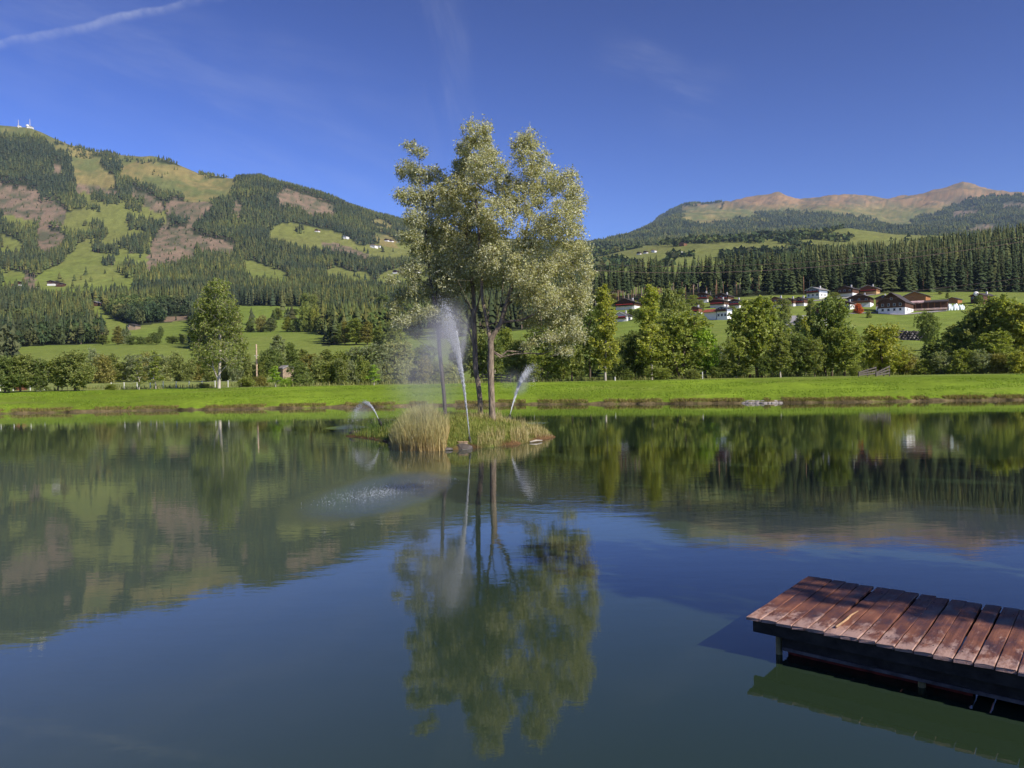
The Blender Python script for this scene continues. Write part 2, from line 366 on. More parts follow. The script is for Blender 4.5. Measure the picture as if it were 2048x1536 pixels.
# trees standing just below a clearing would hide it: the clearing reaches down the slope by a tree height
tp = 17 * F / YY
for k in (.35, .7, 1.0):
    QY0 = QY; QY = QY0 - tp * k
    c2_ = anyin(CLUMP); s_ = (left | (YY > 3000)) & ~c_ & ~c2_ & (YY > 420)
    g_ |= anyin(GREEN) & s_; a_ |= anyin(ALP) & s_; p_ |= anyin(PINK) & s_ & (YY > 1000); QY = QY0
hillm = ~left & (YY > 1100) & (YY < 3000)
cl_n = fbm(XX / 160, YY / 320, 4, 77)
FOREST = (FOREST & ~g_ & ~a_ & ~p_) | c_ | (hillm & (cl_n > .12)) | ((a_ & (cl_n > .46)) & (YY > 1500) & (YY < 4000))
FOREST &= YY > 420
n1, n2, n3 = fbm(XX / 25, YY / 40, 4, 21), fbm(XX / 120, YY / 200, 3, 22), fbm(XX / 7, YY / 7, 3, 23)
def C(*c): return np.array(c, float)
colr = np.zeros(XX.shape + (3,))
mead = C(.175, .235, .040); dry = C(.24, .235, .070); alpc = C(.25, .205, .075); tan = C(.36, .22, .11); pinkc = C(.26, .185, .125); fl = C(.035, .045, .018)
t = np.clip(.35 + .9 * n2 + .3 * n1, 0, 1)[..., None]; colr[:] = mead * (1 - t) + (mead * .45 + dry * .55) * t
hi = sstep(YY, 900, 2300)[..., None]; colr = (colr * (1 - hi * .6) + dry * hi * .6) * (1 - .16 * hi)
t = np.clip(.5 + 1.1 * n1 + n2, 0, 1)[..., None]; al = alpc * (1 - t) + C(.13, .15, .05) * t
tn = tan * (1 - t) + C(.17, .14, .08) * t; far = sstep(YY, 4500, 6500)[..., None]; up_ = sstep(-PY, -425, -402)[..., None]
al = al * (1 - far * up_) + tn * far * up_
colr = np.where(a_[..., None], al, colr)
n4 = fbm(XX / 9, YY / 16, 3, 24); t = np.clip(.45 + 1.5 * n1 + 1.3 * n4, 0, 1)[..., None]; colr = np.where(p_[..., None], pinkc * (1 - t) + C(.10, .10, .055) * t, colr)
colr *= (1 + .35 * n4 * sstep(YY, 500, 1200))[..., None]
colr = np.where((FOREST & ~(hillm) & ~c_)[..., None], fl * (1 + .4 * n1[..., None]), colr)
# bank: mown bright lawn, then a paler meadow behind it on the left; earth lip at the water
pale = (sstep(SS, 19.5, 22) * (1 - sstep(YY, 300, 420)) * (1 - sstep(PX, 480, 700)))[..., None]
colr = colr * (1 - pale * .7) + C(.24, .28, .09) * pale * .7
lawn = ((1 - sstep(SS, 19.5, 24)) * np.ones_like(SS))[..., None]; lw = C(.185, .27, .021) * (1 + .28 * n3 + .30 * n1)[..., None]
colr = colr * (1 - lawn) + lw * lawn
sh_n = fbm(XX / 1.3, YY * 0, 3, 44); n5 = fbm(XX * 1.1, YY * 2, 3, 45); lip = (1 - sstep(SS, .15 + .3 * sh_n, .6 + .5 * sh_n))[..., None]
colr = colr * (1 - lip) + (C(.13, .10, .05) * (1 + 1.0 * n5[..., None])) * lip
wear_ = (sstep(fbm(XX / 9, YY / 5, 4, 71), .15, .5) * (SS > 1) * (1 - sstep(YY, 300, 500)))[..., None]; colr = colr * (1 - .3 * wear_) + C(.26, .26, .07) * .3 * wear_
colr = np.clip(colr, .004, 1)
m_ter, t, b, o = newmat('terrain'); c = attr(t)
tcn = t.nodes.new('ShaderNodeTexCoord').outputs['Object']
f1, f2 = nz(t, .12, 8, .7, tcn), nz(t, 2.2, 6, .7, tcn)
c = mixc(t, 1.0, c, ramp(t, f1, [(.3, (.72, .74, .72)), (.7, (1.25, 1.22, 1.2))]), 'MULTIPLY')
c = mixc(t, 1.0, c, ramp(t, f2, [(.3, (.70, .72, .7)), (.7, (1.28, 1.25, 1.25))]), 'MULTIPLY')
t.links.new(c, b.inputs['Base Color']); b.inputs['Roughness'].default_value = 1; b.inputs['Specular IOR Level'].default_value = .1
bump(t, f2, .9, .22, b)
def slab(name, j0, j1, i0, i1):
    sub = np.s_[j0:j1 + 1, i0:i1 + 1]; V = np.stack([XX[sub], YY[sub], ZZ[sub]], -1); nj, ni = V.shape[:2]
    idx = np.arange(nj * ni).reshape(nj, ni)
    Fq = np.stack([idx[:-1, :-1], idx[:-1, 1:], idx[1:, 1:], idx[1:, :-1]], -1).reshape(-1, 4)
    return structure(link(name, mesh_np(name, V.reshape(-1, 3), Fq, 4, colr[sub].reshape(-1, 3), True, [m_ter])))
jm = int(np.argmin(abs(Sr - 370))); jf = int(np.argmin(abs(Sr - 3700))); im = int(np.argmin(abs(Uc - .09)))
slab('meadow', 0, jm, 0, len(Uc) - 1)
slab('mountain_left', jm, len(Sr) - 1, 0, im)
slab('hill_right', jm, jf, im, len(Uc) - 1)
slab('mountain_right', jf, len(Sr) - 1, im, len(Uc) - 1)

# near bank on which the camera stands, curving up the right side outside the frame
def near_shore(x): return np.where(x < 9, 4 + .15 * np.sin(x), 4 + (x - 9) * 1.1)
gx, gy = np.meshgrid(np.linspace(-80, 130, 211), np.linspace(-60, 76, 137)); ds = near_shore(gx) - gy
gz = np.interp(ds, [-6, -1, 0, .3, 5, 12, 60], [-2, -.5, -.03, .3, 1.35, 1.5, 2.2]) + .08 * fbm(gx / 2, gy / 2, 3, 8) * (ds > .5)
keep = ds > -6
idx = np.arange(gx.size).reshape(gx.shape); Fq = np.stack([idx[:-1, :-1], idx[:-1, 1:], idx[1:, 1:], idx[1:, :-1]], -1).reshape(-1, 4)
Fq = Fq[keep.ravel()[Fq].all(1)]
cc = np.where((ds < .7)[..., None], C(.16, .10, .05), C(.09, .17, .02) * (1 + .3 * fbm(gx, gy, 3, 9)[..., None]))
structure(link('near_bank', mesh_np('near_bank', np.stack([gx, gy, gz], -1).reshape(-1, 3), Fq, 4, cc.reshape(-1, 3), True, [m_ter])))

# ================================================================ WATER
FALL = on_plane(768, 980, 0)       # where the spray of the main jet comes down
m_wat, t, b, o = newmat('lake_water')
tcn = t.nodes.new('ShaderNodeTexCoord').outputs['Object']
body = ramp(t, nz(t, .05, 3, .5, tcn), [(.3, (.018, .034, .017)), (.75, (.027, .044, .023))])
sx_ = t.nodes.new('ShaderNodeSeparateXYZ'); t.links.new(tcn, sx_.inputs[0]); mrx = t.nodes.new('ShaderNodeMapRange'); mrx.interpolation_type = 'SMOOTHSTEP'; t.links.new(sx_.outputs[0], mrx.inputs[0])
mrx.inputs[1].default_value = 2.5; mrx.inputs[2].default_value = -7; mrx.inputs[3].default_value = 0; mrx.inputs[4].default_value = 1
t.links.new(mixc(t, mrx.outputs[0], body, (.046, .066, .050)), b.inputs['Base Color'])      # body colour paler towards the left; b.inputs['Roughness'].default_value = .015; b.inputs['IOR'].default_value = 1.333
def vm(op, a, b2):
    n = t.nodes.new('ShaderNodeVectorMath'); n.operation = op; t.links.new(a, n.inputs[0])
    if isinstance(b2, tuple): n.inputs[1].default_value = b2
    else: t.links.new(b2, n.inputs[1])
    return n
def ringmask(cx, cy_, rx, ry, soft=.35, rot=0):
    v = vm('SUBTRACT', tcn, (cx, cy_, 0)).outputs[0]
    if rot:
        rn = t.nodes.new('ShaderNodeVectorRotate'); rn.rotation_type = 'Z_AXIS'; t.links.new(v, rn.inputs[0]); rn.inputs['Angle'].default_value = rot; v = rn.outputs[0]
    v = vm('MULTIPLY', v, (1 / rx, 1 / ry, 0)).outputs[0]
    ln = t.nodes.new('ShaderNodeVectorMath'); ln.operation = 'LENGTH'; t.links.new(v, ln.inputs[0])
    mr = t.nodes.new('ShaderNodeMapRange'); mr.interpolation_type = 'SMOOTHSTEP'; t.links.new(ln.outputs['Value'], mr.inputs[0])
    mr.inputs[1].default_value = 1; mr.inputs[2].default_value = 1 - soft; mr.inputs[3].default_value = 0; mr.inputs[4].default_value = 1
    return mr.outputs[0]
fine = nz(t, 7.0, 4, .6, tcn, (.55, 1.0, 1)); med = nz(t, 1.3, 3, .5, tcn, (.6, 1.1, 1)); big = nz(t, .22, 2, .5, tcn, (.7, 1, 1))
patch = nz(t, .07, 3, .6, tcn, (1, 1, 1)); pm = t.nodes.new('ShaderNodeMapRange'); t.links.new(patch, pm.inputs[0]); pm.inputs[1].default_value = .38; pm.inputs[2].default_value = .66; pm.inputs[3].default_value = .35; pm.inputs[4].default_value = 1.25
h = wmath('MULTIPLY', fine, .0008, tree=t); h = wmath('MULTIPLY_ADD', med, .0026, h, tree=t)
h = wmath('MULTIPLY', h, pm.outputs[0], tree=t); h = wmath('MULTIPLY_ADD', big, .0035, h, tree=t)
isl = ringmask(-2.5, 27, 14, 22, .8); h = wmath('ADD', h, wmath('MULTIPLY', wmath('MULTIPLY', nz(t, 2.8, 3, .6, tcn, (.5, 1.1, 1)), .0026, tree=t), isl, tree=t), tree=t)
f1_ = ringmask(float(FALL[0]), float(FALL[1]), 2.2, 6.2, .85, R(8)); fall2 = on_plane(695, 855, 0); f2_ = ringmask(float(fall2[0]), float(fall2[1]), 1.6, 2.2)
fall3 = on_plane(1070, 846, 0); f3_ = ringmask(float(fall3[0]), float(fall3[1]), 1.0, 1.6)
rm = wmath('ADD', wmath('ADD', f1_, f2_, tree=t), f3_, tree=t)
drops = nz(t, 16, 4, .7, tcn); h = wmath('ADD', h, wmath('MULTIPLY', wmath('MULTIPLY', drops, .009, tree=t), rm, tree=t), tree=t)
bn_ = bump(t, h, 1.0, 1.0, b)
rr_ = wmath('MULTIPLY_ADD', rm, .035, .012, tree=t); t.links.new(rr_, b.inputs['Roughness'])
structure(link('lake_water', mesh_np('lake_water', [(-220, -70, 0), (260, -70, 0), (260, 120, 0), (-220, 120, 0)], [(0, 1, 2, 3)], 4, None, False, [m_wat])))
# ================================================================ FORESTS
m_leaf = leafmat('foliage', None, .5, .55)
m_need = leafmat('needles', None, .08, .8, spec=.15)
m_farneed = leafmat('far_needles', None, 0.05, .9, use_obj=False, spec=.05)
m_bark = simple('bark', (.115, .085, .060), .9, .45, 5, .05, stretch=(1, 1, .25))
m_barkpale = simple('pale_bark', (.42, .37, .30), .8, .35, 4, .02, stretch=(1, 1, .3))
m_barkwarm = simple('warm_bark', (.30, .175, .10), .85, .5, 2.2, .06, stretch=(1, 1, .3))
def cone_template(layers, sides, seed, z0=.08):
    r = np.random.default_rng(seed); V, Fc = [], []
    for k in range(layers):
        b = len(V); zb = z0 + (1 - z0) * k / layers * .92; zt = min(1, zb + (1 - z0) * 1.45 / layers) if k < layers - 1 else 1
        rad = (1 - k / layers) ** .8
        for i in range(sides):
            a = 2 * math.pi * (i + .5 * (k % 2)) / sides; q = rad * r.uniform(.65, 1.1); V.append((q * math.cos(a), q * math.sin(a), zb + r.uniform(-.04, .04)))
        V.append((r.uniform(-.05, .05), r.uniform(-.05, .05), zt))
        for i in range(sides): Fc.append((b + i, b + (i + 1) % sides, b + sides))
    return np.array(V), np.array(Fc)
def puff_template(n, seed, size=.55):
    r = np.random.default_rng(seed); V, Fc = [], []
    for k in range(n):
        d = unit(r.normal(size=3)); c = d * r.uniform(.45, 1) ** .7; c[2] = .55 + c[2] * .48
        a = unit(r.normal(size=3)); b2 = unit(np.cross(a, r.normal(size=3))); s = size * r.uniform(.6, 1.2); b = len(V)
        for q in (0, 2.1, 4.2): V.append(c + s * np.array([1, 1, .5]) * (math.cos(q) * a + math.sin(q) * b2))
        Fc.append((b, b + 1, b + 2))
    return np.array(V), np.array(Fc)
def batch(tmpls, P, rad, hgt, tint, lift=None, trunk=None):
    """one joined mesh of many small trees"""
    VV, FF, CC, off = [], [], [], 0; pick = rng.integers(0, len(tmpls), len(P))
    for ti, (tv, tf) in enumerate(tmpls):
        s = np.where(pick == ti)[0]
        if not len(s): continue
        a = rng.uniform(0, 6.28, len(s)); ca, sa = np.cos(a)[:, None], np.sin(a)[:, None]; J = rng.uniform(.85, 1.15, (len(s), len(tv)))
        x = (tv[:, 0] * ca - tv[:, 1] * sa) * rad[s, None] * J; y = (tv[:, 0] * sa + tv[:, 1] * ca) * rad[s, None] * J
        z = tv[None, :, 2] * hgt[s, None]
        if lift is not None: z = z * (1 - lift[s, None]) + hgt[s, None] * lift[s, None]
        VV.append((np.stack([x, y, z], -1) + P[s, None, :]).reshape(-1, 3))
        FF.append((tf[None] + (np.arange(len(s)) * len(tv))[:, None, None] + off).reshape(-1, 3)); off += len(s) * len(tv)
        CC.append((tint[s, None, :] * rng.uniform(.85, 1.15, (len(s), len(tv), 1))).reshape(-1, 3))
    if trunk is not None and trunk.any():
        s = np.where(trunk)[0]; h = hgt[s] * .6; q = .28 + .0 * h
        a = np.array([0, 2.1, 4.2]); ring = np.stack([np.cos(a), np.sin(a)], -1)
        V = np.zeros((len(s), 6, 3)); V[:, :3, :2] = ring * q[:, None, None]; V[:, 3:, :2] = ring * q[:, None, None] * .6; V[:, 3:, 2] = h[:, None]; V[:, :3, 2] = -1; V += P[s, None, :]
        tf = np.array([(0, 1, 4), (0, 4, 3), (1, 2, 5), (1, 5, 4), (2, 0, 3), (2, 3, 5)])
        VV.append(V.reshape(-1, 3)); FF.append((tf[None] + (np.arange(len(s)) * 6)[:, None, None] + off).reshape(-1, 3))
        CC.append(np.broadcast_to(C(.30, .22, .17), (len(s) * 6, 3)) * rng.uniform(.6, 1.2, (len(s) * 6, 1)))
    return np.concatenate(VV), np.concatenate(FF), np.concatenate(CC)
cellA = np.zeros(XX.shape); cellA[:-1, :-1] = np.abs(np.diff(XX, axis=1)[:-1] * np.diff(YY, axis=0)[:, :-1])
EE = (ZZ - 3) / YY; runmax = np.maximum.accumulate(EE, 0); vis = (EE + 24 / YY) > runmax
inview = np.abs(UU) < .66
def scatter(mask, dens):
    lam = np.where(mask & vis & inview, cellA * dens, 0); n = rng.poisson(np.minimum(lam, 50)); j, i = np.nonzero(n); c = n[j, i]
    j = np.repeat(j, c); i = np.repeat(i, c); a, b = rng.uniform(0, 1, len(j)), rng.uniform(0, 1, len(j))
    i2 = np.minimum(i + 1, XX.shape[1] - 1); j2 = np.minimum(j + 1, XX.shape[0] - 1)
    def bl(A): return (A[j, i] * (1 - a) + A[j, i2] * a) * (1 - b) + (A[j2, i] * (1 - a) + A[j2, i2] * a) * b
    return np.stack([bl(XX), bl(YY), bl(ZZ)], -1), j, i
cones3 = [cone_template(3, 6, s) for s in range(5)]; cones2 = [cone_template(2, 5, s + 20) for s in range(5)]; cones5 = [cone_template(6, 7, s + 40, .04) for s in range(6)]
puffs = [puff_template(120, s, .25) for s in range(6)]; puffs_s = [puff_template(9, s + 9, .8) for s in range(5)]
def need_tint(n, warm=0.0): 
    k = rng.uniform(.6, 1.3, (n, 1)); w = rng.uniform(0, 1, (n, 1)) ** 2.2
    return (C(.056, .076, .032) * (1 - w) + C(.115, .115, .038) * w) * k
def forest(name, label, tm, mask, dens, h0, h1, rk, edge=True, tint=None, group=None, mat=None):
    P, j, i = scatter(mask, dens)
    hg = rng.uniform(h0, h1, len(P)) * rng.choice([1, 1, 1, .7], len(P)); rad = hg * rk * rng.uniform(.8, 1.25, len(P))
    tr = lift = None
    if edge:
        jn = np.maximum(j - 2, 0); tr = ~FOREST[jn, i] & (p_[jn, i] | (rng.uniform(0, 1, len(j)) < .25)); lift = np.where(tr, .42, 0.0)
        tr |= rng.uniform(0, 1, len(j)) < .04
    tn_ = need_tint(len(P)) if tint is None else tint(len(P)); q_ = np.clip(fbm(P[:, 0] / 110, P[:, 1] / 150, 3, 81) * 1.6, -.6, .9)[:, None]; tn_ = tn_ * (1 + q_ * C(.55, .45, .05))
    V, Fc, Cc = batch(tm, P, rad, hg, tn_, lift, tr)
    o = link(name, mesh_np(name, V, Fc, 3, Cc, False, [mat or m_farneed])); tag(o, label, 'forest', None, 'stuff'); print(name, len(P), len(Fc)); return o
mixn = fbm(XX / 90, YY / 120, 3, 61)
Lf = FOREST & left
broad = Lf & (YY < 1000) & (((QX < 230) & (QY > 625) & (mixn > -.15)) | ((QX > 215) & (QX < 380) & (QY > 585)) | ((QX > 560) & (mixn > 0) & (QY > 600)))
def btint(n):
    k = rng.uniform(.75, 1.3, (n, 1)); w = rng.uniform(0, 1, (n, 1)) ** 2
    return (C(.060, .090, .030) * (1 - w) + C(.12, .12, .04) * w) * k
forest('spruce_forest', 'dark spruce forest at the foot of the left mountain', cones5, Lf & (YY < 1050) & (~broad | (mixn > .1)), 1 / 40, 13, 23, .17)
forest('broadleaf_wood', 'mixed green broadleaf wood at the foot of the left mountain', puffs, broad, 1 / 55, 10, 16, .36, False, btint)
forest('mountain_forest', 'spruce forest with clearings high on the left mountain', cones3, Lf & (YY >= 1050) & (YY < 2100), 1 / 50, 12, 21, .19)
forest('ridge_forest', 'spruce forest below the ridge of the left mountain', cones2, Lf & (YY >= 2100) & (YY < 4300) & ~a_, 1 / 75, 12, 20, .24)
forest('alpine_spruces', 'small clumps of spruce scattered on the high pasture', cones2, Lf & (YY >= 1500) & a_, 1 / 220, 10, 20, .22)
forest('far_forest', 'bluish dark forest on the distant right mountain', cones2, FOREST & ~left & (YY > 3000), 1 / 330, 15, 25, .42, False)
forest('hill_grove', 'clumps of trees dotted over the pasture hills', puffs_s, FOREST & ~left & (YY > 1000) & (YY < 3000), 1 / 210, 10, 18, .5, False, btint)
lonely = left & g_ & (YY > 600) & (mixn > .1)
forest('clearing_scrub', 'young spruces and scrub regrowing on the felled slopes', cones2, left & p_, 1 / 900, 3, 9, .3, False)
forest('scattered_trees', 'lone trees and bushes dotted over the green mountain pastures', cones3, lonely, 1 / 2600, 8, 17, .3, False)

# ---- individual spruces behind the village
def spruce_mesh(seed, h=26.0, bare=.08, fat=.135, whorls=26, nb=9):
    r = np.random.default_rng(seed); V, Fc, Cc = [], [], []
    for k in range(whorls):
        f = k / (whorls - 1); z = h * (bare + (1 - bare) * f ** .92 * .985); rad = h * fat * (1 - f) ** .75 * r.uniform(.8, 1.15) + .12
        for i in range(max(4, int(nb * (1 - f * .5)))):
            a = r.uniform(0, 6.28); q = rad * r.uniform(.65, 1.15); w = q * .34 + .12; d = np.array([math.cos(a), math.sin(a), 0]); s = np.array([-d[1], d[0], 0])
            p0 = np.array([0, 0, z]); p1 = p0 + d * q * .55 + [0, 0, -q * .10]; p2 = p0 + d * q + [0, 0, -q * r.uniform(.25, .6)]; b = len(V)
            dr = np.array([0, 0, -w * .8])
            V += [p0, p1 + s * w + dr, p2, p1 - s * w + dr, p1 + [0, 0, .15]]
            Fc += [(b, b + 1, b + 4), (b + 4, b + 1, b + 2), (b, b + 4, b + 3), (b + 4, b + 2, b + 3)]
            k_ = r.uniform(.75, 1.3); Cc += [C(.042, .066, .026) * k_] * 5
    b = len(V); V += [(.1, 0, h * .93), (-.05, .1, h * .93), (-.05, -.1, h * .93), (0, 0, h * 1.02)]; Fc += [(b, b + 1, b + 3), (b + 1, b + 2, b + 3), (b + 2, b, b + 3)]; Cc += [C(.042, .066, .026)] * 4
    return mesh_np('crown', np.array(V), np.array(Fc), 3, np.array(Cc), False, [m_need])
def trunk_mesh(h, r0_, mat): 
    m = MB().tube([(0, 0, -1), (0, 0, h * .4), (.05, .05, h * .97)], [r0_, r0_ * .7, .03], 6); return m.data('trunk', mat, True)
SP = [(spruce_mesh(s, 26, bare, fat), trunk_mesh(26, .30, mt)) for s, bare, fat, mt in
      [(1, .05, .14, m_bark), (2, .08, .12, m_bark), (3, .04, .15, m_bark), (4, .12, .125, m_bark), (5, .45, .10, m_barkwarm), (6, .52, .09, m_barkwarm), (7, .40, .10, m_barkpale)]]
nearR = FOREST & ~left & (YY < 985)
P, j, i = scatter(nearR, 1 / 40)
# keep stems at least a few metres apart
order = np.argsort(P[:, 1]); P = P[order]; keepP = []; grid = {}
for k, p in enumerate(P):
    g0, g1 = int(p[0] // 4.2), int(p[1] // 4.2)
    if any((p[0] - q[0]) ** 2 + (p[1] - q[1]) ** 2 < 17 for a in (-1, 0, 1) for b2 in (-1, 0, 1) for q in grid.get((g0 + a, g1 + b2), ())): continue
    grid.setdefault((g0, g1), []).append(p); keepP.append(p)
P = np.array(keepP); pxs, pys = proj(P)
hN = rng.uniform(20, 28, len(P)) * rng.choice([1, 1, 1, .82, .66], len(P)); thin = (pxs < 1520) & (rng.uniform(0, 1, len(P)) < np.where(pxs < 1330, .95, .6)) | (rng.uniform(0, 1, len(P)) < .08)
LAB_S = ['tall green spruce in the dense stand behind the village chalets', 'slim spruce with a long bare trunk at the thinned forest edge']
for k in range(min(300, len(P))):
    t_ = int(rng.integers(4, 7)) if thin[k] else int(rng.integers(0, 4)); s = hN[k] / 26
    e_ = empty('spruce_tree', P[k], float(rng.uniform(0, 6.28))); w = float(rng.uniform(.85, 1.25)); e_.scale = (s * w, s * w, s)
    cr = link('crown', SP[t_][0], e_); tk = link('trunk', SP[t_][1], e_)
    k_ = float(rng.uniform(.75, 1.35)); yl = float(rng.uniform(0, .5)); cr.color = (k_ * (1 + yl), k_ * (1 + .35 * yl), k_, 1)
    pk = pxs[k]; where = next(w2 for lim, w2 in ((1290, 'at the left end of the stand'), (1400, 'above the pale birch'), (1500, 'above the village cluster'), (1590, 'left of the blue-white chalet'), (1680, 'behind the blue-white chalet'), (1760, 'behind the upper chalets'), (1850, 'above the big barn'), (1940, 'above the long shed'), (9999, 'at the right end of the stand')) if pk < lim)
    tone = 'dark' if k_ < .92 else ('pale green' if k_ * (1 + yl) > 1.45 else 'mid green'); row = 'front row' if P[k][1] < 545 else 'second row'
    tag(e_, ('bare-trunked %s spruce %s, %s' if thin[k] else 'full %s spruce %s, %s') % (tone, where, row), 'spruce tree', ['spruces in the stand behind the village', 'bare trunked spruces at the forest edge'][int(thin[k])])
rest = P[300:]
if len(rest):
    V, Fc, Cc = batch([cone_template(9, 8, s + 70, .05) for s in range(5)], rest, hN[300:] * .135, hN[300:], need_tint(len(rest)) * 1.1, np.where(thin[300:], .3, 0.), thin[300:])
    tag(link('spruce_stand', mesh_np('spruce_stand', V, Fc, 3, Cc, False, [m_farneed])), 'deep dark spruce stand rising behind the village', 'forest', None, 'stuff')
print('spruces', len(P))

# ================================================================ BROADLEAF TREES
def leaves_mesh(name, Pn, Dn, L, W, tint, mat, tri=False):
    n = len(Pn); D_ = Dn / np.linalg.norm(Dn, axis=1, keepdims=True); S = np.cross(D_, rng.normal(size=(n, 3))); S /= np.linalg.norm(S, axis=1, keepdims=True) + 1e-9
    L = np.broadcast_to(L, (n,))[:, None]; W = np.broadcast_to(W, (n,))[:, None]
    V = np.stack([Pn, Pn + D_ * L * .45 + S * W * .5, Pn + D_ * L, Pn + D_ * L * .45 - S * W * .5], 1).reshape(-1, 3)
    return mesh_np(name, V, np.arange(4 * n).reshape(n, 4), 4, np.repeat(tint, 4, 0), False, [mat])
def wood_mesh(name, segs, mat, sides=5):
    """segs: (p0,p1,r0,r1) arrays"""
    p0, p1, ra, rb = segs; n = len(p0); T = p1 - p0; T /= np.linalg.norm(T, axis=1, keepdims=True) + 1e-9
    A = np.cross(T, np.array([.31, .9, .29])); A /= np.linalg.norm(A, axis=1, keepdims=True) + 1e-9; B = np.cross(T, A)
    out_v, out_f, off = [], [], 0
    for big_ in (True, False):
        s = np.where((ra > .03) == big_)[0]; k = sides if big_ else 3
        if not len(s): continue
        q = np.arange(k) * 2 * math.pi / k; ring = np.cos(q)[None, :, None] * A[s, None] + np.sin(q)[None, :, None] * B[s, None]
        V = np.concatenate([p0[s, None] + ring * ra[s, None, None], p1[s, None] + ring * rb[s, None, None]], 1)
        i = np.arange(k); f = np.stack([i, (i + 1) % k, (i + 1) % k + k, i + k], -1)
        out_v.append(V.reshape(-1, 3)); out_f.append((f[None] + (np.arange(len(s)) * 2 * k)[:, None, None] + off).reshape(-1, 4)); off += len(s) * 2 * k
    return mesh_np(name, np.concatenate(out_v), np.concatenate(out_f), 4, None, True, [mat])
def grow(trunks, blobs, nsec, ntw, nlf, trunk_r, tw_len=1.0, seed=1, droop=0.0, tipr=.006, asc=1.2):
    """trunks: list of polylines (first point = base). blobs: (centre, radii, density weight). Returns wood segments and leaf points/directions"""
    r = np.random.default_rng(seed); pos, par = [], []
    for tk in trunks:
        a = tk.get('from', -1); b0 = len(pos)
        for k, p in enumerate(tk['pts']): pos.append(np.array(p, float)); par.append(a if k == 0 else len(pos) - 2)
    ntr = len(pos)
    def attach(target, nmid, wob, lo=0):
        A = np.array(pos); d = A - target; dist = np.linalg.norm(d, axis=1); hz = np.linalg.norm(d[:, :2], axis=1)
        cost = dist + asc * np.maximum(0, A[:, 2] - (target[2] - .35 * hz)); cost[:lo] += 1e6; k = int(np.argmin(cost)); p0 = A[k]; prev = k
        for m in range(1, nmid + 1):
            f = m / (nmid + 1); q = p0 * (1 - f) + target * f; q[2] -= dist[k] * .12 * math.sin(math.pi * f) * (1 if asc > 0 else 0)
            q = q + r.normal(size=3) * wob * dist[k]; pos.append(q); par.append(prev); prev = len(pos) - 1
        pos.append(np.array(target)); par.append(prev)
    base = np.array(trunks[0]['pts'][-1]); bl = sorted(blobs, key=lambda b: np.linalg.norm(np.array(b[0]) - base))
    for c, rad, w in bl: attach(np.array(c, float), 3, .035, 1)
    n1_ = len(pos); vol = np.array([b[1][0] * b[1][1] * b[1][2] * b[2] for b in blobs]) ** .8; vol /= vol.sum()
    def inb(b, k, shell=.0):
        d = r.normal(size=(k, 3)); d /= np.linalg.norm(d, axis=1, keepdims=True); rr = r.uniform(shell, 1, (k, 1)) ** .45; return np.array(b[0]) + d * rr * np.array(b[1])
    for b, v in zip(blobs, vol):
        for p in inb(b, max(1, int(round(nsec * v)))): attach(p, 1, .05, 1)
    par_a = np.array(par); P_ = np.array(pos); cnt = np.ones(len(P_))
    for k in range(len(P_) - 1, -1, -1):
        if par_a[k] >= 0: cnt[par_a[k]] += cnt[k]
    # children may be appended before parents of side trunks; pipe radii by descendant count
    rad = tipr * 1.6 * cnt ** .55; roots = cnt[[k for k in range(len(P_)) if par_a[k] < 0]].max(); scale_ = trunk_r / (tipr * 1.6 * roots ** .55)
    rad = rad * (scale_ if scale_ > 0 else 1); rad = np.where(np.arange(len(rad)) < ntr, rad, rad * .72); rad = np.maximum(rad, tipr * .9)
    k = np.where(par_a >= 0)[0]; p0, p1 = P_[par_a[k]], P_[k]; ra = np.where(par_a[par_a[k]] < 0, rad[par_a[k]] * 1.06, np.minimum(rad[par_a[k]], rad[k] * 1.35)); rb = rad[k]
    T = np.concatenate([inb(b, int(round(ntw * v)), .1) for b, v in zip(blobs, vol)])
    cand = P_[ntr:]; near = np.empty(len(T), int)
    for s in range(0, len(T), 400): near[s:s + 400] = np.argmin(((T[s:s + 400, None] - cand[None]) ** 2).sum(-1), 1)
    O = cand[near]; dv = T - O; dl = np.linalg.norm(dv, axis=1, keepdims=True) + 1e-9; mx_ = tw_len * 1.6; T = O + dv * np.minimum(1, mx_ / dl * 1.0); O = np.where(dl > mx_, T - dv / dl * mx_, O)
    per = max(1, nlf // len(T)); f = r.uniform(.15, 1.08, (len(T), per, 1)); LP = O[:, None] * (1 - f) + T[:, None] * f + r.normal(size=(len(T), per, 3)) * .07 * tw_len
    LD = unit_rows(T - O)[:, None] * .7 + r.normal(size=(len(T), per, 3)) * .7; LD[..., 2] -= droop
    segs = (np.concatenate([p0, O]), np.concatenate([p1, T]), np.concatenate([ra, np.full(len(T), tipr)]), np.concatenate([rb, np.full(len(T), tipr * .5)]))
    return segs, LP.reshape(-1, 3), LD.reshape(-1, 3)
def unit_rows(a): return a / (np.linalg.norm(a, axis=-1, keepdims=True) + 1e-9)
def leaf_tints(n, a, b, seed=0, lo=.7, hi=1.35):
    w = rng.uniform(0, 1, (n, 1)) ** 1.6; return (C(*a) * (1 - w) + C(*b) * w) * rng.uniform(lo, hi, (n, 1))
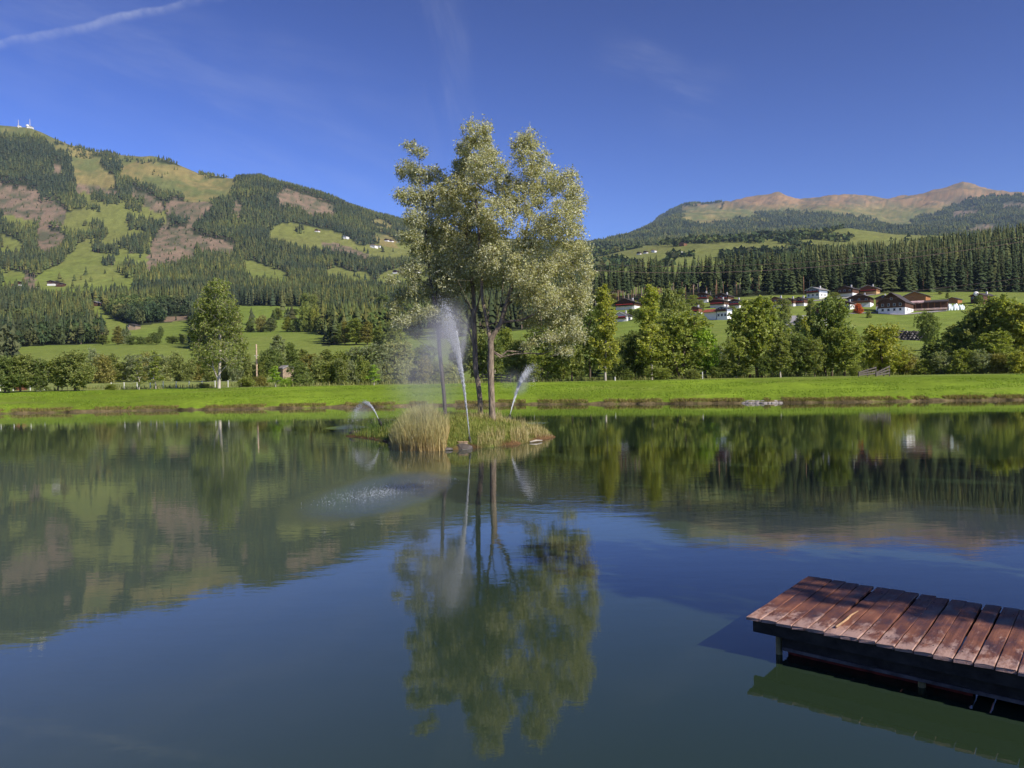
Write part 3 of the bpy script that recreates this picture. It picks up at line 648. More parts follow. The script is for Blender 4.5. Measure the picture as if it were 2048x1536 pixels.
def crown_blobs(h, z0, rad, n, seed, shape='round'):
    r = np.random.default_rng(seed); B = []
    for k in range(n):
        f = (k + .5) / n; z = h * (z0 + (1 - z0) * f * .93)
        if shape == 'round': w = math.sin(math.pi * (.12 + .80 * f)) ** .7
        elif shape == 'tall': w = (1 - f) ** .55 * (.45 + .55 * min(1, f * 5))
        elif shape == 'vase': w = .45 + .55 * f if f < .8 else .75
        else: w = (1 - f * .55)
        a = k * 2.4 + r.uniform(-.5, .5); q = rad * w * r.uniform(.25, .62); s = rad * r.uniform(.36, .6) * (.55 + .45 * w)
        B.append(((q * math.cos(a), q * math.sin(a), z), (s, s, s * r.uniform(.8, 1.3)), 1))
    return B
PROTO = {}
def proto(name, h, z0, rad, nb, seed, shape, nlf, L, W, bark, nst=1, tr=.16, a=(.20, .255, .070), b=(.39, .41, .125), ntw=420, droop=.1):
    r = np.random.default_rng(seed); tks = [{'pts': [(0, 0, -.4), (r.uniform(-.1, .1), 0, h * z0 * .55 + .3), (r.uniform(-.2, .2), r.uniform(-.2, .2), h * (z0 + .12)), (r.uniform(-.3, .3), r.uniform(-.3, .3), h * .6)]}]
    for k in range(nst - 1):
        an = r.uniform(0, 6.28); q = rad * .3; tks.append({'pts': [(q * .5 * math.cos(an), q * .5 * math.sin(an), -.3), (q * math.cos(an), q * math.sin(an), h * z0 + .5), (q * 1.6 * math.cos(an), q * 1.6 * math.sin(an), h * .55)]})
    segs, LP, LD = grow(tks, crown_blobs(h, z0, rad * .95, nb, seed, shape), 70, int(ntw * 1.5), int(nlf * 1.75), tr, 1.0, seed, droop, .012)
    lf = leaves_mesh('crown', LP, LD, L * .98 * rng.uniform(.7, 1.3, len(LP)), W * 1.12 * rng.uniform(.7, 1.3, len(LP)), leaf_tints(len(LP), a, b), m_leaf)
    PROTO[name] = (lf, wood_mesh('trunk', segs, bark), h, rad * .92)
proto('round1', 9, .14, 3.4, 16, 11, 'round', 6500, .27, .19, m_bark, 1, .15)
proto('round2', 9, .12, 3.6, 15, 12, 'round', 6500, .27, .19, m_bark, 2, .14)
proto('round3', 9, .18, 3.2, 18, 13, 'round', 6000, .26, .18, m_bark, 1, .14)
proto('tall1', 13, .16, 2.4, 18, 14, 'tall', 6000, .24, .17, m_barkpale, 1, .13)
proto('tall2', 13, .10, 2.6, 20, 15, 'tall', 6500, .25, .18, m_bark, 1, .14)
proto('bush1', 4, .0, 2.3, 12, 16, 'bush', 3400, .22, .14, m_bark, 3, .05)
proto('bush2', 4, .0, 2.5, 13, 17, 'vase', 3200, .22, .14, m_bark, 4, .05)
proto('vase1', 8, .08, 2.8, 16, 18, 'vase', 4800, .25, .16, m_barkpale, 3, .09)
proto('sapling', 6, .15, .9, 9, 19, 'tall', 700, .2, .13, m_barkpale, 1, .05, ntw=90)
NEUT = (1, 1, 1); DARK = (.76, .84, .80); OLV = (1.06, 1.08, .85); YEL = (1.32, 1.22, .8); GREY = (1.0, 1.0, 1.7); BRN = (1.12, .93, .9); LIME = (1.25, 1.55, .75); RED = (2.2, .55, .6); SIL = (1.45, 1.35, 1.9)
def tree(px, Y, top, hw, pr, tint, label, name='broadleaf_tree', cat='tree', group=None, base=None):
    if base is None: hw = hw * 1.28; top += 5
    x = ray(px, 760)[0] * Y
    if base is not None: x, Y, _ = hit(px, base, Y)
    z = float(ground(x, Y)); _, pb = proj([[x, Y, z]]); lf, wd_, h, rd = PROTO[pr]
    hh = (pb[0] - top) * Y / F; ww = hw * Y / F
    e_ = empty(name, (x, Y, z), float(rng.uniform(0, 6.28))); e_.scale = (ww / rd, ww / rd, hh / h)
    cr = link('crown', lf, e_); link('trunk', wd_, e_); cr.color = (*tint, 1)
    tag(e_, label, cat, group); return e_
TR = [
 # left end of the far bank
 (10,108,706,34,'round2',DARK,'dark rounded tree cut by the edge of the view, first of its row'),
 (40,109,702,30,'round1',NEUT,'bushy low-branched tree on the left bank, second in the row of round trees'),
 (80,110,714,27,'vase1',DARK,'dark multi-stemmed tree third in the row of round trees'),
 (115,111,711,22,'round3',OLV,'narrow tree squeezed between two bigger round trees on the left bank'),
 (150,110,696,33,'round2',NEUT,'last and tallest tree of the row of round trees, beside the open meadow'),
 (545,150,690,20,'round3',DARK,'dark green tree beside the wooden utility pole'),
 (556,165,660,22,'tall2',(1.1,1.1,1.9),'tall grey-leaved tree rising behind the wooden hut'),
 (583,160,676,19,'tall2',DARK,'dark conical tree behind the wooden hut, next to the grey-leaved tree'),
 (606,165,690,17,'tall1',NEUT,'slim green tree between the hut and the brown thicket'),
 (628,140,702,24,'round1',BRN,'brownish round tree right of the wooden hut'),
 (655,150,690,22,'tall2',NEUT,'mid green tree in the thicket right of the hut'),
 (690,135,696,26,'round2',OLV,'olive round tree in the middle of the left thicket'),
 (722,130,690,26,'vase1',GREY,'grey-green willow in the left thicket'),
 (760,128,680,30,'round3',GREY,'grey-green leafy tree behind the fountain mist'),
 (800,130,676,34,'round2',SIL,'silvery willow on the bank behind the leftmost island tree'),
 (845,132,684,30,'round1',DARK,'dark tree on the bank glimpsed between the left island trunks'),
 (922,132,672,22,'round3',DARK,'dark tree on the bank between the left and middle island trunks'),
 (955,128,655,28,'round2',NEUT,'green tree on the bank directly behind the middle island trunk'),
 (990,126,668,26,'vase1',DARK,'dark spreading tree on the bank behind the right island trunk'),
 (1014,138,645,28,'tall2',OLV,'pointed tree on the bank just right of the right island trunk'),
 (1035,118,672,26,'round3',NEUT,'green tree on the bank right behind the forked island trunk'),
 (1067,112,700,15,'tall1',OLV,'small olive tree on the bank beside the right water jet'),
 (1095,114,648,40,'vase1',OLV,'leaning multi-stemmed tree on the bank right of the island'),
 (1143,113,635,34,'round3',NEUT,'round green tree between the leaning tree and the golden birch'),
 (1180,135,600,32,'round3',DARK,'tall dark tree standing behind the golden birch'),
 (1270,118,655,26,'round1',DARK,'dark tree between the two birches'),
 (1345,150,566,32,'round3',NEUT,'tall dark crown rising above the broad bushy tree'),
 (1368,116,618,54,'round2',OLV,'broad bushy olive tree in the centre of the right bank'),
 (1410,116,645,26,'round3',LIME,'lime green tree beside the broad bushy olive tree'),
 (1430,114,728,12,'round1',DARK,'tiny dark tree on the lawn before the white building'),
 (1473,114,672,28,'vase1',OLV,'low multi-stemmed tree right of the white building'),
 (1515,116,588,56,'round1',OLV,'large round tree with a yellow-green crown on the right bank'),
 (1530,110,705,16,'round3',DARK,'small dark tree standing under the large round crown'),
 (1561,110,652,24,'tall1',NEUT,'slim tree with a white trunk right of the large round tree'),
 (1595,113,662,30,'round2',DARK,'dark round tree in the middle of the right bank row'),
 (1612,140,622,16,'tall1',YEL,'yellowing slim tree in front of the terrace chalet'),
 (1630,112,672,24,'round3',NEUT,'green tree between the dark round and the tall dark one'),
 (1664,116,590,42,'round2',DARK,'tall dark tree with a high crown below the village barns'),
 (1690,112,648,38,'round1',OLV,'round olive tree right of the tall dark high-crowned tree'),
 (1762,116,643,40,'round2',YEL,'golden-green round tree behind the sloping wooden fence'),
 (1790,120,700,20,'bush1',LIME,'bright green bush beside the sloping wooden fence'),
 (1858,235,616,21,'round3',DARK,'small dark round tree alone in front of the long shed'),
 (1905,165,640,26,'tall2',NEUT,'slim tree at the left edge of the big dark thicket'),
 (1935,150,632,36,'round1',DARK,'dark round tree at the left of the big thicket'),
 (1968,148,602,44,'round2',NEUT,'large tree in the middle of the big thicket on the right'),
 (2014,145,583,48,'round1',OLV,'tallest tree of the big thicket on the right'),
 (2060,140,590,50,'round3',YEL,'yellow-tinged tree cut by the right edge of the view'),
 (1990,125,655,40,'round3',OLV,'lower tree in front of the big thicket'),
 
 (1625,330,588,14,'tall2',NEUT,'green tree below the blue-white chalet'),
 (1600,300,622,14,'tall2',DARK,'dark conical tree beside the village road'),
 (1570,345,590,14,'round3',NEUT,'small green tree among the village chalets')]
for a in TR: tree(*a)
BI = [(1211,112,556,32,'tall1',YEL,'golden birch with a white trunk on the right bank'),
      (1303,114,556,34,'tall1',(1.35,1.3,.9),'tall pale birch with a visible white trunk, taller than its neighbours')]
for a in BI: tree(*a, name='birch_tree', cat='birch')
tree(1716, 330, 608, 14, 'bush1', RED, 'rusty red bush beside the big barn', 'bush', 'bush', None, 627)
for a in [(278,112,706,13,'sapling',NEUT,'thin sparse sapling on the left meadow, nearer the round trees'),
          (311,112,692,15,'sapling',OLV,'taller sapling with see-through crown, left of the big birch'),
          (551,112,724,13,'sapling',LIME,'lime green sapling in front of the wooden hut'),
          (748,112,722,12,'sapling',LIME,'lime green sapling beside the fountain mist')]: tree(*a, name='sapling', cat='sapling')
BU = [(222,112,764,14,'bush1',OLV,'small bush on the meadow left of the saplings'),(408,114,762,15,'bush2',NEUT,'low bush just left of the big birch trunk'),
 (492,116,752,22,'bush2',OLV,'straggly bush between the birch and the utility pole'),(520,120,748,16,'bush1',BRN,'brown bush at the foot of the utility pole'),
 (572,114,752,16,'bush2',LIME,'light green bush in front of the hut doorway'),(600,115,722,26,'bush1',DARK,'dark bush hiding the right half of the hut'),
 (1318,110,730,30,'bush2',OLV,'loose pale bush at the foot of the pale birch'),(1248,115,728,26,'bush1',DARK,'dark bush between the golden birch and the pale birch'),
 (1385,110,735,20,'bush1',NEUT,'small bush under the broad olive tree'),(1710,110,728,14,'bush2',OLV,'bush at the left end of the sloping fence'),
 (1815,118,706,26,'bush2',BRN,'brownish bush right of the sloping fence'),(1850,112,716,26,'bush1',OLV,'first bush of the hedge below the big thicket'),
 (1885,111,704,26,'bush2',GREY,'grey-green bush in the hedge below the big thicket'),(1925,110,696,28,'bush1',OLV,'tall bush in the middle of the hedge below the thicket'),
 (1962,109,700,26,'bush2',GREY,'pale willowy bush in the hedge below the thicket'),(1998,108,704,24,'bush1',BRN,'brownish bush near the right end of the hedge'),
 (2038,106,700,30,'bush1',YEL,'yellow-green bush at the right end of the hedge'),(1870,150,680,34,'bush1',DARK,'dark bush below the embankment shade')]
for a in BU: tree(*a, name='bush', cat='bush')
# the shrub belt behind the meadow
def near(px, L): return next(w for lim, w in L if px < lim)
def shrub_label(px, lf_):
    return 'shrub of the meadow belt ' + near(px, ((240, 'next to the round trees'), (300, 'behind the thin saplings'), (360, 'between the saplings and the big birch'), (420, 'just left of the big birch'), (480, 'right behind the big birch'), (560, 'around the utility pole'))) if lf_ else \
        'shrub of the low thicket ' + near(px, ((670, 'right of the wooden hut'), (720, 'well left of the fountain mist'), (790, 'behind the small left jet'), (999, 'behind the reeds and the mist')))
rb = random.Random(4)
for k, px in enumerate([190,206,226,246,268,288,310,334,356,378,398,420,446,470,490,508,528,638,660,684,706,728,752,776,802,826,850,872,900]):
    lf_ = px < 560
    tree(px, rb.uniform(150, 175) if lf_ else rb.uniform(118, 130), rb.uniform(698, 722) if lf_ else rb.uniform(712, 734), rb.uniform(16, 24), rb.choice(['bush1', 'bush2', 'vase1', 'bush2']), rb.choice([GREY, BRN, NEUT, SIL, OLV]),
         shrub_label(px, lf_), 'shrub', 'shrub', 'shrubs of the belt behind the left meadow' if lf_ else 'shrubs of the low thicket left of the island')
for k, px in enumerate([1050,1078,1110,1130,1160,1190,1232,1285,1340,1440,1460,1490,1545,1580,1610,1645,1675,1740,1775]):
    tree(px, rb.uniform(135, 165), rb.uniform(700, 722), rb.uniform(18, 26), rb.choice(['bush1', 'bush2', 'vase1']), rb.choice([DARK, OLV, NEUT, DARK]),
         'undergrowth shrub ' + near(px, ((1100, 'behind the right jet'), (1200, 'left of the golden birch'), (1300, 'between the two birches'), (1420, 'behind the broad olive tree'), (1500, 'around the white building'), (1590, 'behind the large round tree'), (1700, 'behind the tall dark high-crowned tree'), (1800, 'behind the sloping board fence'))), 'shrub', 'shrub', 'shrubs behind the tree row of the right bank')
# a second belt of trees fills the ground between the bank row and the village
for k, (px, top) in enumerate([(1225, 668), (1246, 660), (1282, 652), (1322, 640), (1340, 655), (1390, 640), (1412, 655), (1432, 676), (1476, 650), (1492, 632), (1545, 636), (1566, 628), (1582, 648), (1606, 650), (1622, 664), (1642, 640), (1684, 640), (1706, 650), (1724, 664), (1748, 668), (1796, 690), (1822, 694)]):
    tree(px, rb.uniform(150, 185), top + 8, rb.uniform(17, 25), rb.choice(['round1', 'round3', 'vase1', 'round2']), rb.choice([DARK, OLV, NEUT, GREY, NEUT]),
         'muted green tree of the second belt ' + near(px, ((1260, 'left of the pale birch'), (1340, 'behind the pale birch'), (1440, 'behind the broad olive tree'), (1500, 'right of the white building'), (1590, 'behind the large round tree'), (1660, 'below the terrace chalet'), (1760, 'below the big barn'), (1900, 'behind the sloping board fence'))), 'broadleaf_tree', 'tree', 'second belt of trees below the village')
# trees dotted over the lower meadows of the left slope
for px, base, top, hw, pr, tn in [(312,690,664,11,'round1',DARK),(322,672,654,8,'round3',DARK),(236,690,650,13,'tall2',BRN),(248,688,660,12,'round2',GREY),(205,690,668,12,'round1',NEUT),(262,690,672,12,'round2',DARK),(282,689,674,12,'bush1',DARK),(298,688,674,12,'bush1',NEUT),(345,688,672,12,'round1',DARK),(365,688,668,11,'round2',NEUT),
   (500,664,640,11,'round1',DARK),(522,664,634,12,'round2',BRN),(548,662,618,9,'tall2',DARK),(541,664,634,13,'round1',GREY),(556,640,614,10,'round3',NEUT),(575,664,632,13,'round2',YEL),(592,664,640,12,'bush1',DARK),(612,664,610,17,'round2',OLV),(630,664,616,15,'round1',YEL),(626,640,588,16,'round3',NEUT),(611,615,586,12,'round1',OLV),(645,664,636,12,'round2',DARK),(660,664,644,10,'bush1',DARK),(662,652,642,6,'round1',DARK),
   (575,628,620,8,'bush1',DARK),(590,630,618,9,'round2',DARK),(655,625,600,12,'round2',NEUT),(672,630,600,13,'round1',OLV),(690,690,640,18,'tall2',BRN),(712,690,634,20,'tall2',OLV),(735,690,640,20,'tall2',BRN),(676,688,648,14,'tall2',DARK),(758,700,650,20,'tall2',OLV),(790,700,640,24,'round2',NEUT),(770,640,590,18,'round1',DARK),(800,650,600,20,'round3',NEUT),(745,650,606,16,'tall2',DARK)]:
    pr = rb.choice(['vase1', 'bush2', 'round2', 'round3', 'tall2', 'bush1']) if pr[:4] == 'roun' else pr
    tree(px, 200, top, hw * rb.uniform(.9, 1.5), pr, tn, ('%s tree %s, %s' % ('conical' if pr[:4] == 'tall' else 'bushy', near(px, ((240, 'left of the weathered hay barn'), (300, 'just below the hay barn'), (380, 'between the hay barn and the big birch'), (530, 'right of the big birch crown'), (580, 'above the utility pole'), (640, 'above the wooden hut'), (720, 'left of the fountain mist'), (999, 'behind the left willow'))), 'on the lower slope' if base > 680 else ('on the middle hedge' if base > 645 else 'on the upper meadow'))), 'broadleaf_tree', 'tree', 'trees along the meadow borders of the left slope', base=base)
for px, base, top, hw, pr, tn in [(1205,560,548,9,'round1',DARK),(1225,604,588,12,'round2',BRN),(1235,618,600,10,'round3',NEUT),(1262,636,616,10,'tall2',DARK),(1275,640,618,12,'round1',DARK),(1385,612,590,16,'round2',OLV),(1400,625,600,14,'round1',NEUT),(1370,640,606,16,'round2',OLV),(1345,612,584,14,'tall2',DARK),(1418,604,592,9,'round3',OLV),(1465,625,612,9,'round1',NEUT),(1500,618,600,12,'round2',NEUT),(1535,612,594,12,'round1',OLV),(1545,640,618,10,'bush1',DARK),(1668,600,584,12,'round2',NEUT),(1712,575,560,8,'tall2',NEUT),(1660,640,616,12,'round1',DARK),(1738,636,622,8,'bush1',NEUT),(1880,590,582,6,'tall1',NEUT),(1895,598,584,6,'tall1',NEUT),(1958,612,590,12,'round1',DARK),(1590,668,648,12,'round3',NEUT)]:
    tree(px, 200, top, hw, pr, tn, 'garden tree ' + near(px, ((1230, 'left of the wide dark chalet'), (1280, 'by the low white chalet'), (1360, 'above the pale birch'), (1410, 'by the red-balcony chalet'), (1480, 'by the big white house'), (1560, 'left of the row of three chalets'), (1600, 'above the white garage'), (1680, 'by the terrace chalet'), (1750, 'by the large farmhouse'), (1900, 'by the long shed'), (1999, 'below the hut with the dish'))), 'garden_tree', 'tree', 'garden trees among the village houses', base=base)

# ================================================================ THE BIG BIRCH AND THE ISLAND WILLOWS
def px_blobs(L, Y, k=1.0, seed=0):
    r = np.random.default_rng(seed); B = []
    for px, py, a, b, *dy in L:
        yy = Y + (dy[0] if dy else r.uniform(-1.6, 1.6)); c = at(px, py, yy); s = yy / F * k
        B.append((c, (a * s, (a + b) * .5 * s, b * s), 1 if len(dy) < 2 else dy[1]))
    return B
def built_tree(name, label, cat, loc, trunks, blobs, nsec, ntw, nlf, tr, L, W, ta, tb, bark, leaf, seed, droop=.1, tipr=.006, tw=1.0, lo=.7, hi=1.35):
    loc = np.array(loc, float); e_ = empty(name, loc); tag(e_, label, cat)
    tks = [dict(t_, pts=[np.array(p) - loc for p in t_['pts']]) for t_ in trunks]; bl = [(np.array(c) - loc, r_, w) for c, r_, w in blobs]
    segs, LP, LD = grow(tks, bl, nsec, ntw, nlf, tr, tw, seed, droop, tipr)
    link('trunk', wood_mesh('trunk', segs, bark, 8), e_)
    link('crown', leaves_mesh('crown', LP, LD, L * rng.uniform(.65, 1.3, len(LP)), W * rng.uniform(.65, 1.3, len(LP)), leaf_tints(len(LP), ta, tb, 0, lo, hi), leaf), e_)
    return e_
YB = 110
gb = at(438, 776, YB); gb[2] = ground(gb[0], YB)
built_tree('birch_tree', 'large birch with white forked trunk standing alone on the left bank', 'birch', gb,
  [{'pts': [gb - [0, 0, .4], at(439, 745, YB), at(441, 690, YB), at(438, 640, YB), at(432, 600, YB)]},
   {'pts': [at(436, 758, YB), at(426, 735, YB + .3), at(423, 705, YB + .5)], 'from': 0}, {'pts': [at(439, 748, YB), at(455, 728, YB - .3)], 'from': 0}],
  px_blobs([(432,600,34,34),(410,610,26,28),(455,612,24,30),(438,575,20,20),(448,570,14,14),(420,640,36,30),(462,645,30,32),(400,650,24,28),(440,655,38,34),(405,690,28,28),(470,685,26,32),(438,700,36,26),(482,700,16,24),(395,705,16,20),(415,725,26,14),(470,728,22,14),(385,672,14,18),(425,572,14,16)], YB),
  220, 2300, 17000, .20, .25, .18, (.19, .25, .055), (.34, .37, .10), m_barkpale, m_leaf, 41, .1, .012, .9)
# ---------------------------------------------------------------- island
ISL = [(-8.9,44.6),(-7.4,42.4),(-6.2,40.6),(-5.6,38.6),(-5.2,36.6),(-4.6,35.3),(-3.6,34.7),(-2.6,34.9),(-1.8,35.3),(-.9,35.9),(0,36.9),(.8,38.3),(1.5,40.0),(2.15,41.2),(2.0,42.6),(1.3,44.6),(.2,47.5),(-2,49.6),(-4.5,49.8),(-6.5,48.4),(-8,46.4)]
def polydist(x, y, poly):
    d = np.full(np.shape(x), 1e9); n = len(poly)
    for i in range(n):
        x1, y1 = poly[i]; x2, y2 = poly[(i + 1) % n]; dx, dy = x2 - x1, y2 - y1
        t = np.clip(((x - x1) * dx + (y - y1) * dy) / (dx * dx + dy * dy), 0, 1); d = np.minimum(d, np.hypot(x - x1 - t * dx, y - y1 - t * dy))
    return np.where(inpoly(x, y, poly), d, -d)
def isl_z(x, y):
    x = np.asarray(x, float); y = np.asarray(y, float)
    d = polydist(x, y, ISL) + .22 * fbm(x * 1.1, y * 1.1, 3, 51)
    top = 1.0 - .55 * sstep(-x, 4.6, 7.5) + .1 * fbm(x / 1.6, y / 1.6, 3, 52)
    z = np.interp(d, [-2, -.3, 0, .12, .5, 1.6, 3.2, 4.5], [-1, -.2, -.03, .09, .22, .55, .93, 1.0]) * np.where(d > 0, top, 1)
    return z + .03 * fbm(x * 3, y * 3, 2, 53) * (d > 0)
gx, gy = np.meshgrid(np.linspace(-10.2, 3.4, 150), np.linspace(33.2, 51.4, 180)); gz = isl_z(gx, gy); dI = polydist(gx, gy, ISL)
idx = np.arange(gx.size).reshape(gx.shape); Fq = np.stack([idx[:-1, :-1], idx[:-1, 1:], idx[1:, 1:], idx[1:, :-1]], -1).reshape(-1, 4)
Fq = Fq[((dI > -1.2).ravel())[Fq].all(1)]
mud = (1 - sstep(dI + .45 * fbm(gx, gy, 3, 54), .05, .5))[..., None]; cc = (C(.10, .13, .03) * (1 - mud) + C(.13, .075, .035) * mud) * (1 + .4 * fbm(gx * 2, gy * 2, 3, 55)[..., None])
structure(link('island', mesh_np('island', np.stack([gx, gy, gz], -1).reshape(-1, 3), Fq, 4, np.clip(cc.reshape(-1, 3), .004, 1), True, [m_ter])))
m_blade = leafmat('grass_blades', None, .3, .6, use_obj=False, spec=.2)
def blades(name, P, H, W, lean, ca, cb, label=None, topc=None, mat=None):
    n = len(P); a = rng.uniform(0, 6.28, n); d = np.stack([np.cos(a), np.sin(a), np.zeros(n)], -1); s = np.stack([-np.sin(a + rng.normal(0, .5, n)), np.cos(a), np.zeros(n)], -1)
    ln = (lean * H * rng.uniform(.1, 1, n))[:, None]; H = H[:, None]; W = (W * rng.uniform(.7, 1.3, n))[:, None] * .5; up_ = np.array([0, 0, 1.])
    V = np.stack([P - s * W, P + s * W, P + d * ln * .3 + up_ * H * .55 + s * W * .8, P + d * ln * .3 + up_ * H * .55 - s * W * .8, P + d * ln + up_ * H * (1 - .15 * lean)], 1)
    f = np.array([(0, 1, 2), (0, 2, 3), (3, 2, 4)]); Fc = (f[None] + (np.arange(n) * 5)[:, None, None]).reshape(-1, 3)
    w = rng.uniform(0, 1, (n, 1)); c = (ca * (1 - w) + cb * w) * rng.uniform(.7, 1.3, (n, 1)); c5 = np.repeat(c[:, None], 5, 1)
    if topc is not None: c5[:, 2:4] = c5[:, 2:4] * .6 + topc * .4; c5[:, 4] = topc * rng.uniform(.7, 1.3, (n, 1))
    o = link(name, mesh_np(name, V.reshape(-1, 3), Fc, 3, c5.reshape(-1, 3), False, [mat or m_blade]))
    if label: tag(o, label, 'grass', None, 'stuff')
    return o
def island_pts(n, cond):
    x = rng.uniform(-9, 2.4, n * 3); y = rng.uniform(34, 50, n * 3); d = polydist(x, y, ISL); px, py = proj(np.stack([x, y, 0 * x], -1))
    k = (d > .05) & cond(x, y, d, px, py); x, y, d = x[k][:n], y[k][:n], d[k][:n]; return np.stack([x, y, isl_z(x, y) - .02], -1), d
P, d = island_pts(34000, lambda x, y, d, a, b: d > .12 + .3 * vnoise(x * 2, y * 2, 77))
blades('island_grass', P, rng.uniform(.08, .30, len(P)), .013, .8, C(.17, .24, .035), C(.36, .33, .10), 'green grass covering the mound of the island')
P, d = island_pts(26000, lambda x, y, d, a, b: (fbm(x * .9, y * .9, 2, 93) > -.25) & (((x > -1.5) & (d < .95) & (y < 41.5) & (rng.uniform(0, 1, len(x)) < .75)) | ((x > -2.4) & (x < .9) & (y > 41) & (y < 44) & (rng.uniform(0, 1, len(x)) < .30)) | ((x < -3) & (x > -4.2) & (y > 37) & (y < 40) & (rng.uniform(0, 1, len(x)) < .4))))
blades('dry_grass', P, rng.uniform(.2, .72, len(P)) * (.6 + .5 * (fbm(P[:, 0] * 1.2, P[:, 1] * 1.2, 2, 91) > 0)), .014, .4, C(.38, .29, .12), C(.55, .45, .23), 'tall straw-coloured grass on the right half of the island', C(.46, .42, .20))
x = rng.uniform(-5.9, -2.75, 30000); y = rng.uniform(34.4, 40.0, 30000); px_, _ = proj(np.stack([x, y, 0 * x + .3], -1)); d = polydist(x, y, ISL)
k = (px_ + 9 * fbm(x * 2, y * 2, 2, 95) > 784) & (px_ < 906) & (d < 2.1) & (d > -.35) & (rng.uniform(0, 1, 30000) < (1 - sstep(px_, 868, 904) * .8)); x, y, px_ = x[k][:13000], y[k][:13000], px_[k][:13000]
H_ = rng.uniform(.7, 1.5, len(x)) * (1 - .42 * sstep(px_, 850, 905)) * (.8 + .3 * vnoise(x * 1.5, y * 1.5, 71)) * (1 - .45 * (1 - sstep(px_, 780, 815))) * rng.choice([1, 1, 1, .6, 1.12], len(x))
o = blades('reeds', np.stack([x, y, np.maximum(isl_z(x, y), -.15)], -1), H_, .020, .36, C(.50, .34, .15), C(.62, .47, .25), 'dense bed of reeds, straw-brown below and green above, on the left of the island', C(.36, .38, .16)); o['category'] = 'reeds'
P, d = island_pts(2500, lambda x, y, d, a, b: (x < -5.5) & (y > 38))
blades('shade_grass', P, rng.uniform(.3, .75, len(P)), .02, .35, C(.06, .11, .02), C(.10, .15, .03), 'dark grass on the left island spit, shade put into its green')  # blades darkened for the shade that reeds and trees cast here
# shore rocks, box, driftwood
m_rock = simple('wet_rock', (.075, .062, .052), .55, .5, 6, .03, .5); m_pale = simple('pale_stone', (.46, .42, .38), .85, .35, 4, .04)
for px, py, s, z, lab in [(905, 893, .34, .07, 'dark flat rock at the water left of the jet nozzle'), (916, 890, .26, .12, 'dark rock beside the wooden box on the island shore'), (926, 896, .36, .04, 'broad dark rock in the water in front of the jet nozzle'), (890, 899, .25, .03, 'small dark rock at the right edge of the reeds'),
                       (1084, 874, .16, .03, 'small reddish rock at the right tip of the island'), (1001, 889, .2, .02, 'half-sunk rock below the dry grass on the island shore')]:
    p = on_plane(px, py, z); o = link('rock', rock_mesh('rock', s * 1.4, s, s * .55, int(px), m_rock), None, None, p); tag(o, lab, 'rock')
m_wood = simple('grey_wood', (.30, .22, .15), .8, .4, 5, .02, stretch=(1, .2, 1)); m_dark = simple('dark_metal', (.03, .028, .026), .5, .3, 5)
p = on_plane(925, 887, .2); e_ = empty('wooden_box', p, .25); tag(e_, 'small weathered wooden box beside the front water jet', 'box')
MB().box(-.2, .2, -.12, .12, -.12, .06).build('body', m_wood, e_); MB().box(-.22, .22, -.14, .14, .063, .09).build('lid', simple('pale_wood', (.36, .24, .15), .8), e_)
p0, p1 = on_plane(1060, 884, .04), on_plane(1084, 881, .05); tag(MB().tube([p0, p0 * .5 + p1 * .5 + [0, 0, .03], p1], [.035, .045, .03], 7).build('driftwood', m_barkpale, None, True), 'pale driftwood lying at the right shore of the island', 'driftwood')
p0, p1 = on_plane(698, 869, .08), on_plane(722, 866, .14); tag(MB().tube([p0, p0 * .6 + p1 * .4 + [0, 0, .06], p1], [.1, .16, .13], 8).build('log', m_rock, None, True), 'dark log at the tip of the shaded left spit of the island', 'log')

